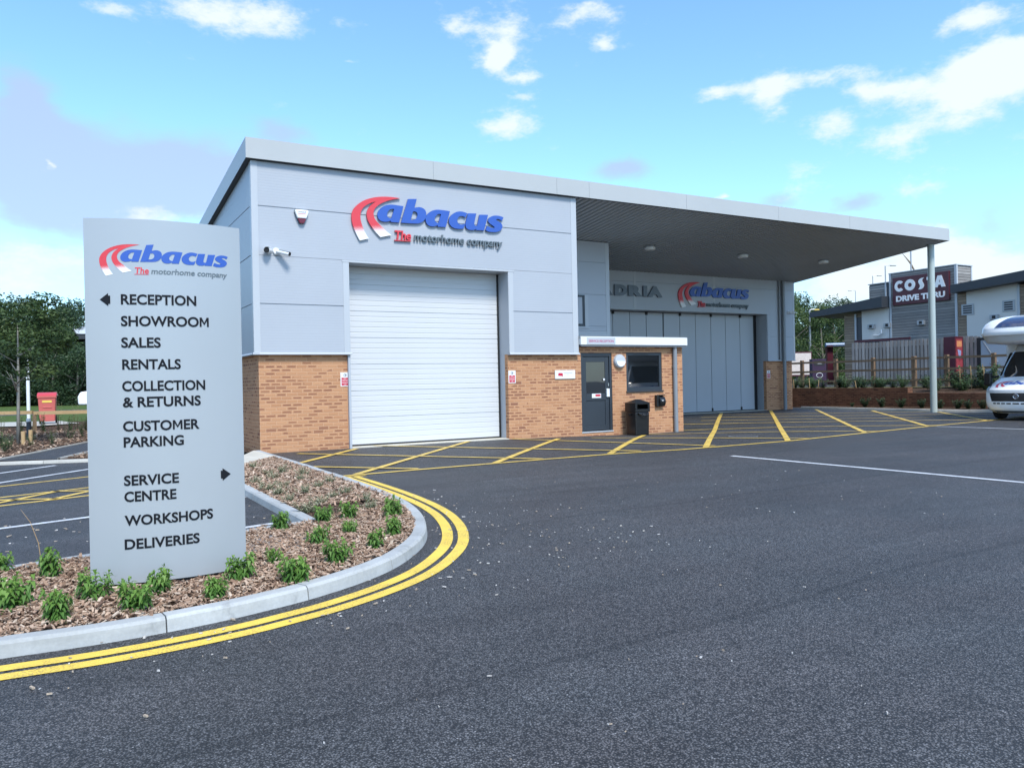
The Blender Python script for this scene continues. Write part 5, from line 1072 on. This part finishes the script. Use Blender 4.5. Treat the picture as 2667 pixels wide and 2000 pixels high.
for i, (y, s) in enumerate(((4.82, .6), (4.20, 1.2), (3.44, 1.15), (2.59, 1.15), (1.71, 1.1), (.98, 1.0), (.31, 1.1), (-.09, 1.05), (-.55, 1.0), (-.85, 1.0))):
    x = 25.35 if i < 8 else 25.35 + .3 * (i - 7); place_plant('hedge_plant', HV[i % 3], (x, y if i < 8 else y + .1, .08), s, i * 1.9, ORD[i] + ' dark plant from the left at the retaining wall foot', 'plant', 'dark plants below the retaining wall')
# timber post and rail fence
t = thing('rail_fence', (30, 7, UG), 'brown timber post and rail fence on top of the brick retaining wall', 'fence')
ya = [21.65, 19.58, 17.51, 15.44, 13.37, 11.30, 9.23, 7.16, 5.08, 3.55, 1.55, -.15]
def fpart(mb, n_, mt_, bevel=0): o = mb.build(n_, mt_, None, bevel); o.parent = t; o.location = -t.location; return o
for y in ya:
    w_ = .075 if abs(y - 5.08) > .1 else .085; fpart(MB().box(30 - w_, 30 + w_, y - w_, y + w_, UG - .3, 2.23 + rng.uniform(-.02, .02)), 'post', 'post_wood', .008)
for a, b in zip(ya[:-1], ya[1:]):
    for z in (2.10, 1.63, 1.15): fpart(beam(MB(), (29.92, a - .03, z + rng.uniform(-.012, .012)), (29.92, b + .03, z + rng.uniform(-.012, .012)), .045, .10), 'rail', 'rail_wood')
# close boarded screen
t = thing('board_fence', (36.5, 9, UG), 'tall weathered grey board fence in front of the coffee shop wall', 'fence')
for ya0, ya1 in ((13.2, 5.9), (4.5, 3.0)):
    m = MB(); y = ya0
    while y > ya1:
        z1 = 3.27 + .02 * math.sin(y * 3) + rng.uniform(-.015, .02); m.box(36.48, 36.502, y - .150, y, 1.13, z1); m.box(36.56, 36.58, y - .262, y - .102, 1.13, z1 - .03); y -= .222
    for z in (1.4, 2.2, 2.95): m.box(36.501, 36.561, max(y, 3.0), ya0, z, z + .08)
    fpart(m, 'board_panel', 'grey_board')
for y in (13.25, 10.4, 7.6, 4.6, 2.95): fpart(MB().box(36.6, 36.7, y - .05, y + .05, UG, 3.2), 'post', 'grey_board')
t = thing('yard_gate', (36.4, 5.2, UG), 'grey sheeted gate in a black frame at the right end of the board fence', 'gate')
fpart(MB().box(36.42, 36.46, 4.05, 5.75, 1.1, 3.02), 'sheet', 'clad_flat'); m = MB(); m.box(36.38, 36.47, 5.75, 5.92, 1.0, 3.16); m.box(36.38, 36.47, 4.0, 5.75, 3.03, 3.16); fpart(m, 'frame', 'seal')
m = MB(); m.tube([(36.40, 5.6, 2.95), (36.39, 5.2, 2.3), (36.39, 4.9, 1.9)], .035, 6); m.tube([(36.40, 5.3, 1.9), (36.39, 4.9, 1.5), (36.40, 4.3, 1.35)], .03, 6); fpart(m, 'strap', 'pipe')
t = thing('poster_unit', (36.0, 6.9, UG), 'maroon upright poster cabinet in front of the board fence', 'display')
fpart(MB().box(35.70, 36.40, 6.62, 7.22, .8, 3.27), 'cabinet', 'maroon', .01); m = MB(); m.box(35.78, 36.32, 6.612, 6.62, 1.45, 3.15); fpart(m, 'poster', simple('red_poster', (.24, .04, .05), .4, 0, .5, 3.5))
m = MB(); m.box(35.84, 36.26, 6.608, 6.612, 2.75, 3.05); fpart(m, 'poster_print', simple('orange_print', (.55, .22, .10), .4, 0, .3, 4)); m = MB(); m.prism([(35.9, 6.612, 2.62), (36.2, 6.612, 2.55), (36.12, 6.612, 2.15), (36.0, 6.612, 2.2)], (0, -.004, 0)); fpart(m, 'poster_print', simple('pale_blue_print', (.25, .28, .45), .4, 0, .4, 6))

# coffee shop
t = thing('coffee_shop', (40, 9, UG), 'drive through coffee shop with a grey timber tower, pale panels and dark sloping eaves', 'building')
XC = 38.2
def boards(mb, x, ya_, yb_, z0, z1, pitch=.155, face='x'):
    k = 0
    z = z0
    while z < z1 - .03:
        zt_ = min(z + pitch - .018, z1)
        if face == 'x': mb.add([(x, ya_, z), (x, yb_, z), (x + .012, yb_, zt_), (x + .012, ya_, zt_), (x + .05, ya_, z), (x + .05, yb_, z)], [(0, 1, 2, 3), (0, 4, 5, 1)])
        else: mb.add([(ya_, x, z), (yb_, x, z), (yb_, x + .012, zt_), (ya_, x + .012, zt_), (ya_, x + .05, z), (yb_, x + .05, z)], [(0, 1, 2, 3), (0, 4, 5, 1)])
        z += pitch
    return mb
m = MB(); m.box(XC + .02, 39.6, 8.02, 11.88, UG, 7.18); m.box(41.25, 44, 13.0, 15.44, 4, 7.1); m.box(XC + .05, 46, -6, 7.94, UG, 5.5); m.box(XC + .05, 46, 11.9, 15.0, UG, 4.9); fpart(m, 'wall_core', 'soffit_dark')
for a_ in ((XC, 8.08, 11.82, UG, 7.16, .155, 'x'), (7.99, XC + .07, 39.55, 5.5, 7.16, .155, 'y'), (41.2, 14.30, 15.44, 5.5, 7.08, .155, 'x'), (14.27, 41.25, 44, 5.5, 7.05, .155, 'y')): fpart(boards(MB(), *a_), 'timber_cladding', 'clad_wood')
m = MB(); m.box(XC - .03, XC + .08, 7.95, 8.08, UG, 7.2); m.box(XC - .03, XC + .05, 11.82, 11.93, UG, 7.2); m.box(39.53, 39.63, 7.96, 8.06, 5.9, 7.2); m.box(XC - .04, 39.65, 7.94, 11.95, 7.2, 7.25); m.box(41.18, 41.28, 14.24, 14.32, 5.4, 7.12); m.box(41.17, 44, 13, 15.5, 7.12, 7.17); m.box(XC - .03, XC + .04, 14.17, 14.27, UG, 5.1); m.box(XC - .03, XC + .04, 4.78, 4.9, UG, 5.8); fpart(m, 'corner_board', 'trim')
for a_ in ((XC, 14.27, 15.02, UG, 5.1), (XC + .1, 13.8, 14.2, UG, 5.2), (XC, 7.48, 7.95, UG, 5.7), (XC, -6, 4.78, UG, 5.8)): fpart(boards(MB(), *a_), 'timber_cladding', 'clad_tan')
fpart(MB().box(XC + .018, XC + .049, 12.0, 13.80, 3.5, 5.3), 'pale_panel', 'render_wall'); fpart(MB().box(XC + .018, XC + .049, 4.9, 7.48, 1.0, 5.9), 'pale_panel', 'render_wall')
def roof(ya_, za, yb_, zb, th_a, th_b, x0=37.5): return MB().add([(x0, ya_, za - th_a), (x0, yb_, zb - th_b), (46.5, yb_, zb - th_b), (46.5, ya_, za - th_a), (x0, ya_, za), (x0, yb_, zb), (46.5, yb_, zb + .3), (46.5, ya_, za + .3)], [(0, 3, 2, 1), (4, 5, 6, 7), (0, 1, 5, 4), (1, 2, 6, 5), (2, 3, 7, 6), (3, 0, 4, 7)])
fpart(roof(17.0, 5.42, 11.95, 5.92, .32, .62), 'roof', 'slate'); fpart(roof(7.92, 6.08, -6, 7.2, .42, .70), 'roof', 'slate')
for y0, y1, z0, z1 in ((7.08, 7.74, 4.48, 5.05), (5.02, 5.63, 4.48, 5.05)):
    o = fpart(MB().box(XC - .02, XC + .02, y0, y1, z0, z1), 'vent', 'steel', .01); m = MB()
    for k in range(4): m.box(XC - .03, XC - .02, y0 + .1, y1 - .1, z0 + .08 + k * .115, z0 + .145 + k * .115)
    s_ = m.build('louvre', 'seal'); s_.parent = o
for y, z in ((13.1, 4.28), (12.0 + .05, 4.28), (9.98, 4.27), (6.0, 4.25)):
    o = fpart(MB().prism([(XC - .16, y - .2, z - .12), (XC + .018, y - .2, z - .16), (XC + .018, y - .2, z + .12), (XC - .16, y - .2, z + .12)], (0, .4, 0)), 'wall_light', 'steel', .006); m = MB(); m.box(XC - .165, XC - .16, y - .1, y + .08, z - .08, z + .08); s_ = m.build('lamp_recess', 'seal'); s_.parent = o
fpart(MB().box(XC - .5, XC - .42, 10.4, 13.95, 3.36, 3.50), 'rail', 'maroon'); m = MB(); m.tube([(XC - .1, 12.95, 3.75), (XC - .12, 12.6, 3.72), (XC - .12, 12.4, 3.85), (XC - .1, 12.42, 4.05)], .035, 6); fpart(m, 'bracket', 'white_gloss')
t = thing('shop_sign', (XC - .1, 9.97, 6.1), 'maroon sign panel with big white lettering on the grey timber tower', 'sign')
fpart(MB().box(XC - .14, XC - .01, 8.31, 11.64, 5.36, 6.93), 'panel', 'maroon', .012)
YR_, NX = (0, -1, 0), (-1, 0, 0)
def letter_polys(k):
    def arc(cx, cy, r, a0, a1, n=18): return [(cx + r * math.cos(R_(a0 + (a1 - a0) * i / n)), cy + r * math.sin(R_(a0 + (a1 - a0) * i / n))) for i in range(n + 1)]
    if k == 'C': return [arc(.5, .5, .5, 42, 318) + arc(.5, .5, .22, 310, 50)]
    if k == 'O': return [arc(.5, .5, .5, 0, 350, 35), arc(.5, .5, .19, 0, 345, 23)]
    if k == 'S': return [[(.88, 1.0), (.55, .98), (.30, .88), (.20, .72), (.24, .58), (.36, .42), (.40, .30), (.34, .16), (.20, .02), (.50, .0), (.72, .08), (.84, .22), (.86, .38), (.76, .54), (.66, .66), (.64, .78), (.72, .90)]]
    if k == 'T': return [[(.0, 1), (1, 1), (1, .74), (.68, .74), (.64, 0), (.36, 0), (.32, .74), (0, .74)]]
    if k == 'A': return [[(.34, 1), (.68, 1), (1.0, .0), (.66, 0), (.60, .20), (.40, .20), (.34, 0), (0, 0)], [(.50, .66), (.445, .44), (.555, .44)]]
for k, y0, w_ in (('C', 11.50, .60), ('O', 10.88, .64), ('S', 10.16, .52), ('T', 9.56, .40), ('A', 9.16, .66)):
    v, f = poly_geo(letter_polys(k)); v = v.copy(); v[:, 0] *= w_; v[:, 1] *= .63; fpart(put(MB(), (v, f), (XC - .14, y0, 6.11), YR_, Z_, NX, .02), 'letter', 'white_letter')
fpart(put(MB(), text_geo('DRIVE THRU', 2.88, .285, .045), (XC - .14, 11.42, 5.57), YR_, Z_, NX, .02), 'lettering', 'white_letter')
# drive lane furniture
for x, y, wd, lb in ((33.7, 16.9, .75, 'left of two pale menu boards, cut by the workshop corner'), (35.1, 15.7, 1.25, 'wider of two pale menu boards beside the tall lamp post')):
    t = local(thing('menu_board', (x, y, UG), lb, 'menu board', 'menu boards of the drive lane', R_(-32)))
    MB().box(-wd / 2, wd / 2, -.08, .08, .6, 2.05).build('frame', 'maroon', t); MB().box(-wd / 2 + .05, wd / 2 - .05, -.09, -.08, .68, 1.97).build('menu_sheet', 'menu', t); m = MB(); m.box(-.3, -.2, -.05, .05, 0, .6); m.box(.2, .3, -.05, .05, 0, .6); m.build('leg', 'seal', t)
t = local(thing('order_point', (33.0, 12.75, UG), 'dark purple cabinet with a small white word beside the menu boards', 'cabinet', None, R_(-32)))
MB().box(-.40, .36, -.25, .25, .0, 1.52).build('cabinet', 'purple', t, bevel=.01); MB().box(-.30, .26, -.258, -.25, 1.15, 1.42).build('screen', 'seal', t); put(MB(), text_geo('Welcome', .26, .06, .02), (-.15, -.258, 1.25), X_, Z_, FR, .002).build('lettering', 'white_letter', t)
m = MB(); n = 18; m.tube([(-.02 + .17 * math.cos(2 * math.pi * k / n), -.26, .62 + .13 * math.sin(2 * math.pi * k / n)) for k in range(n + 1)], .014, 5); m.build('emblem', 'white_letter', t, smooth=True)
t = local(thing('height_barrier', (43.6, 20.2, UG), 'maroon post carrying a small blue-grey canopy beside the coffee shop', 'canopy', None, R_(-32)))
MB().box(-.4, .0, -.2, .2, 0, 2.7).build('post', 'maroon', t); m = MB(); m.tube([(-.45, 0, 2.74), (.9, 0, 2.74)], .15, 12); m.build('canopy', 'blue_roof', t, smooth=True); MB().box(-.5, 1.0, -.5, .5, 2.58, 2.62).build('soffit', 'seal', t)
def lamp(x, y, h, arm, rot, label, head='steel', r0=.07):
    t = local(thing('lamp_post', (x, y, UG), label, 'lamp post', 'lamp posts', rot))
    MB().tube([(0, 0, -.2), (0, 0, h * .3), (0, 0, h)], [r0, r0 * .9, r0 * .62], 10).build('post', 'steel', t, smooth=True); MB().tube([(0, 0, h - .02), (arm * .25, 0, h + .06), (arm * .6, 0, h + .05)], r0 * .45, 8).build('arm', 'steel', t, smooth=True)
    MB().box(arm * .55, arm * 1.0 + .1, -.11, .11, h - .03, h + .07).build('lamp_head', head, t, bevel=.03)
lamp(45.75, 23.85, 5.56, .62, R_(-30), 'tall galvanised lamp post with an amber head in front of the trees', 'amber', .10)
lamp(64.35, 30.5, 10.85, .95, R_(-25), 'slender dark lamp post rising above the coffee shop roof beside the tower', r0=.085); lamp(76.7, 40.75, 11.8, .9, R_(-30), 'distant lamp post above the roof, its head pointing right'); lamp(92.4, 54.8, 12.3, .9, R_(150), 'farthest lamp post above the low roof, its head pointing left')
t = local(thing('flag_pole', (41.27, 12.6, 5.0), 'thin pole with a leaning rod behind the top of the timber tower', 'pole')); MB().tube([(0, 0, 0), (0, 0, 4.6)], .045, 8).build('pole', 'steel', t, smooth=True); MB().tube([(.18, -.1, 2.65), (-.02, .02, 3.12), (-.45, .25, 3.72)], [.05, .05, .012], 6).build('rod', 'clad_tan', t, smooth=True)
# shrubs on the raised bed
PV = [shrub_meshes(90 + i, .62, 15, .42, (.08, .13), .38, 38, 'leaf_mid' if i % 2 else 'leaf_dark', .3, .02, False) for i in range(4)]
LB = [(27.2, 9.4, .9), (27.4, 8.5, 1.0), (27.0, 7.6, .85), (27.5, 6.8, 1.1), (27.1, 5.9, 1.0), (27.5, 5.0, 1.0), (27.2, 4.2, .85), (27.0, 2.2, 1.3), (28.2, 1.9, 1.7), (27.2, 1.2, 1.1), (28.0, .9, 2.0), (28.8, 1.4, 2.0), (27.4, .35, 1.2), (28.4, .2, 1.5), (28.9, 2.4, 1.5), (28.9, 10.4, .9), (29.0, 8.1, .9), (29.0, 6.1, .9), (26.9, 9.9, 1.0), (27.9, 8.9, 1.1), (28.0, 7.5, 1.1), (28.1, 6.3, 1.1), (27.9, 5.5, 1.0), (28.4, 4.6, 1.1), (28.2, 3.4, 1.0), (28.6, 9.6, 1.1)]
for i, (x, y, s) in enumerate(LB): place_plant('bush', PV[i % 4], (x, y, UG - .05 if y > 2.8 else UG - .2), s * 1.05, i * 2.2, 'leafy bush among others on the raised bed behind the brick retaining wall', 'bush', 'bushes behind the retaining wall', s * .85)
for i, (x, y, h) in enumerate(((26.7, 9.0, .55), (26.6, 8.0, .6), (26.8, 7.7, .5), (26.7, 5.6, .45), (27.6, 1.55, .9), (27.7, 1.15, .95), (27.9, .75, .9), (28.3, 1.0, 1.0))):
    t = local(thing('plant_cane', (x, y, UG - .1), 'thin pale cane stuck among the bushes of the raised bed', 'cane', 'canes on the raised bed')); MB().tube([(0, 0, 0), (.04 * (i % 3 - 1), .05 * (i % 2), h)], .014, 5).build('cane', 'rail_pale', t)
TR = [('w', 44.2, 25.0, .80, 'feathery bright tree behind the amber headed lamp post'), ('w', 47.5, 24.2, .70, 'small feathery tree next to the coffee shop corner'), ('a', 53.0, 38.0, .92, 'tree rising beside the workshop corner'), ('b', 57.0, 35.8, .82, 'dark tree behind the lamp post'), ('b', 61.5, 34.0, .78, 'dark tree next to the coffee shop roof end'), ('c', 49.5, 34.5, .72, 'bright tree close to the workshop corner'), ('a', 66, 38, .8, 'tree hidden mostly behind the coffee shop'), ('b', 47, 44, .9, 'tree behind the workshop end')]
for v, x, y, s, lb in TR: tree(v, (x, y, UG - .1), s, x, lb, 'trees on the right')

# ------------------------------------------------------------------ motorhome
CZ = [(.20, .22, .80), (.26, .10, .93), (.36, .03, .985), (.52, .00, 1.01), (.72, .02, 1.02), (.86, .06, 1.02), (.95, .16, 1.01), (1.05, .38, 1.00), (1.16, .68, .985), (1.27, .95, .965), (1.55, 1.13, .93), (1.82, 1.34, .88), (2.05, 1.54, .83), (2.2, 1.70, .80)]
def cabsurf(th, z, off=0.0):
    yf = np.interp(z, [c[0] for c in CZ], [c[1] for c in CZ]); hw = np.interp(z, [c[0] for c in CZ], [c[2] for c in CZ]); cdep = np.interp(z, [.2, .9, 1.2, 2.1], [.62, .58, .50, .42])
    s_, c_ = math.sin(th), math.cos(th); x = hw * math.copysign(abs(s_) ** .85, s_); y = yf + cdep * (1 - abs(c_) ** .75)
    return Vector((x, y, z)) + Vector((s_ * .6, -abs(c_), .25 if .9 < z < 1.27 else 0)).normalized() * off
def cabpatch(u0, u1, z0, z1, off, nu=12, nz=8, outline=None):
    """patch of the cab skin; u runs over the lateral angle; outline maps (a,b) in the unit square to (angle, z)"""
    m = MB(); g = outline or (lambda a, b: (u0 + (u1 - u0) * a, z0 + (z1 - z0) * b)); vs = [tuple(cabsurf(*g(i / nu, j / nz), off)) for j in range(nz + 1) for i in range(nu + 1)]
    return m.add(vs, [(j * (nu + 1) + i, j * (nu + 1) + i + 1, (j + 1) * (nu + 1) + i + 1, (j + 1) * (nu + 1) + i) for j in range(nz) for i in range(nu)])
def motorhome(loc, rot, label):
    t = local(thing('motorhome', loc, label, 'motorhome', None, rot))
    H = math.pi / 2; zsn = list(np.linspace(.20, 2.2, 42)); ths = list(np.linspace(-H, H, 37)); m = MB(); vs = []
    for z in zsn:
        row = [cabsurf(a, z) for a in ths]; vs += [(row[0].x, 2.2, z)] + [tuple(p) for p in row] + [(row[-1].x, 2.2, z)]
    nn = 39; m.add(vs, [(j * nn + i, j * nn + i + 1, (j + 1) * nn + i + 1, (j + 1) * nn + i) for j in range(len(zsn) - 1) for i in range(nn - 1)] + [tuple(range(nn))]); m.build('cab', 'camper_white', t, smooth=True)
    # living body
    m = MB(); m.box(-1.14, 1.14, 2.0, 5.6, .45, 2.9); m.build('living_body', 'camper_white', t, bevel=.10, seg=3); m = MB(); m.box(-1.13, 1.13, 2.25, 5.55, .30, .48); m.build('skirt', 'camper_grey', t, bevel=.02)
    # nose over the cab
    LZ = [(2.235, .85, .86), (2.245, .40, .97), (2.27, .13, 1.06), (2.40, .05, 1.10), (2.455, .02, 1.115), (2.47, -.03, 1.135), (2.56, -.05, 1.145), (2.70, .00, 1.14), (2.84, .14, 1.11), (2.96, .40, 1.05), (3.05, .80, .97), (3.10, 1.25, .90), (3.12, 1.7, .86)]
    def nose(th, z, off=0):
        yf = np.interp(z, [c[0] for c in LZ], [c[1] for c in LZ]); hw = np.interp(z, [c[0] for c in LZ], [c[2] for c in LZ]); s_, c_ = math.sin(th), math.cos(th); return Vector((hw * math.copysign(abs(s_) ** .8, s_), yf + .75 * (1 - abs(c_) ** .8), z)) + Vector((s_ * .5, -abs(c_), .8 if z > 2.6 else -.2)).normalized() * off
    for nme, mt_, za, zb in (('nose_lower', 'camper_grey', 2.235, 2.462), ('nose', 'camper_white', 2.455, 3.12)):
        zz = list(np.linspace(za, zb, 8 if nme == 'nose_lower' else 22)); m = MB(); vs = []
        for z in zz:
            row = [nose(a, z) for a in ths]; vs += [(row[0].x, 2.6, z)] + [tuple(p) for p in row] + [(row[-1].x, 2.6, z)]
        m.add(vs, [(j * nn + i, j * nn + i + 1, (j + 1) * nn + i + 1, (j + 1) * nn + i) for j in range(len(zz) - 1) for i in range(nn - 1)] + [tuple(range(nn)), tuple(range(len(zz) * nn - 1, (len(zz) - 1) * nn - 1, -1))]); m.build(nme, mt_, t, smooth=True)
    m = MB(); nu, nz = 10, 8; g = lambda a, b: nose((-.42 + .18 * b) * (1 - 2 * a), 2.70 + .36 * b, .012); m.add([tuple(g(i / nu, j / nz)) for j in range(nz + 1) for i in range(nu + 1)], [(j * (nu + 1) + i, j * (nu + 1) + i + 1, (j + 1) * (nu + 1) + i + 1, (j + 1) * (nu + 1) + i) for j in range(nz) for i in range(nu)]); m.build('roof_window', 'skylight', t, smooth=True)
    # glazing
    cabpatch(0, 0, 0, 0, .008, 18, 12, lambda a, b: ((1.13 - .10 * b) * (2 * a - 1), 1.265 + .75 * b - .05 * (2 * a - 1) ** 2 * (1 - b))).build('windscreen', 'windscreen', t, smooth=True)
    for sx in (-1, 1):
        m = MB(); q = [(.99, 1.3, 1.30), (.985, 2.05, 1.30), (.905, 2.05, 2.0), (.885, 1.75, 2.0)]; m.poly([(sx * (x + .008), y, z) for x, y, z in q]); m.build('side_window', 'windscreen', t)
        # lamps
        cabpatch(0, 0, 0, 0, .010, 8, 8, lambda a, b: (sx * (.93 + .34 * a), .885 + .29 * b * (.35 + .65 * a) - .03 * a)).build('headlamp', 'lamp_glass', t, smooth=True)
        cabpatch(0, 0, 0, 0, .016, 4, 4, lambda a, b: (sx * (1.10 + .08 * a), .95 + .09 * b)).build('lamp_reflector', 'chrome', t, smooth=True)
        cabpatch(0, 0, 0, 0, .008, 4, 4, lambda a, b: (sx * (1.02 + .12 * a), .29 + .075 * b)).build('fog_lamp', 'seal', t, smooth=True)
        # mirror
        m = MB(); m.box(1.08, 1.30, .92, 1.06, 1.0, 1.40) if sx > 0 else m.box(-1.30, -1.08, .92, 1.06, 1.0, 1.40); m.build('mirror', 'black_plastic', t, bevel=.05, seg=3); m = MB(); m.tube([(sx * .96, 1.15, 1.28), (sx * 1.14, 1.0, 1.25)], .035, 6); m.build('mirror_arm', 'black_plastic', t, smooth=True)
        for y, nm in ((1.02, 'wheel'), (4.55, 'wheel')):
            o = MB().lathe([(.21, -.105), (.325, -.10), (.335, -.05), (.335, .05), (.325, .10), (.21, .105)], (sx * .86, y, .335), 26, 'x').build(nm, 'tyre', t, smooth=True); MB().lathe([(.215, -.108), (.20, -.06), (.05, -.05)] if sx < 0 else [(.05, .05), (.20, .06), (.215, .108)], (sx * .86, y, .335), 20, 'x').build('hub', 'chrome', o, smooth=True)
    m = MB(); m.box(-.86, .86, .55, 2.0, .30, .62); m.build('underbody', 'seal', t)
    # grille, slots, bumper line, badge
    cabpatch(0, 0, 0, 0, .007, 16, 6, lambda a, b: ((.70 + .12 * b) * (2 * a - 1), .555 + .24 * b)).build('grille', 'seal', t, smooth=True)
    cabpatch(0, 0, 0, 0, .010, 16, 3, lambda a, b: (1.06 * (2 * a - 1), .80 + .055 * b)).build('grille_bar', 'camper_grey', t, smooth=True)
    for k in range(9): c_ = -.66 + 1.32 * (k + .5) / 9; cabpatch(c_ - .055, c_ + .055, .475, .512, .006, 3, 2).build('air_slot', 'seal', t)
    cabpatch(-.95, .95, .275, .288, .008, 16, 2).build('bumper_groove', 'lamp_glass', t)
    cabpatch(-.78, .78, .225, .262, .008, 16, 2).build('lower_grille', 'lamp_glass', t)
    cabpatch(-1.0, 1.0, .870, .880, .005, 16, 2).build('bonnet_gap', 'pipe', t)
    m = MB(); n = 22; c_ = cabsurf(0, .70, .012); m.tube([(c_.x + .068 * math.cos(2 * math.pi * k / n), c_.y, c_.z + .068 * math.sin(2 * math.pi * k / n)) for k in range(n + 1)], .012, 6); o = m.build('badge', 'chrome', t, smooth=True); MB().lathe([(.056, -.004), (.056, .004)], tuple(c_), 18, 'y').build('badge_field', 'lamp_glass', o); 
    # logo on the bonnet
    for nme, mt_, g in LG[:7]:
        v, f = g; m = MB(); vs = []
        for p in v:
            xx = -.70 + (p[0] + .186) * .355; zz = .955 + p[1] * .175; th = math.asin(max(-.99, min(.99, math.copysign(abs(xx / .99) ** (1 / .85), xx)))); vs.append(tuple(cabsurf(th, zz, .006 + .003 * p[2])))
        m.add(vs, f); m.build('bonnet_' + nme, 'logo_red' if nme == 'swoosh' else mt_, t)
    return t
motorhome((20.27, -4.45, .005), R_(-85.5), 'white motorhome at the right picture edge, seen head on, with a black grille')
motorhome((18.6, -9.6, .005), R_(-139.8), 'white motorhome parked out of view on the right, mirrored in the reception window')
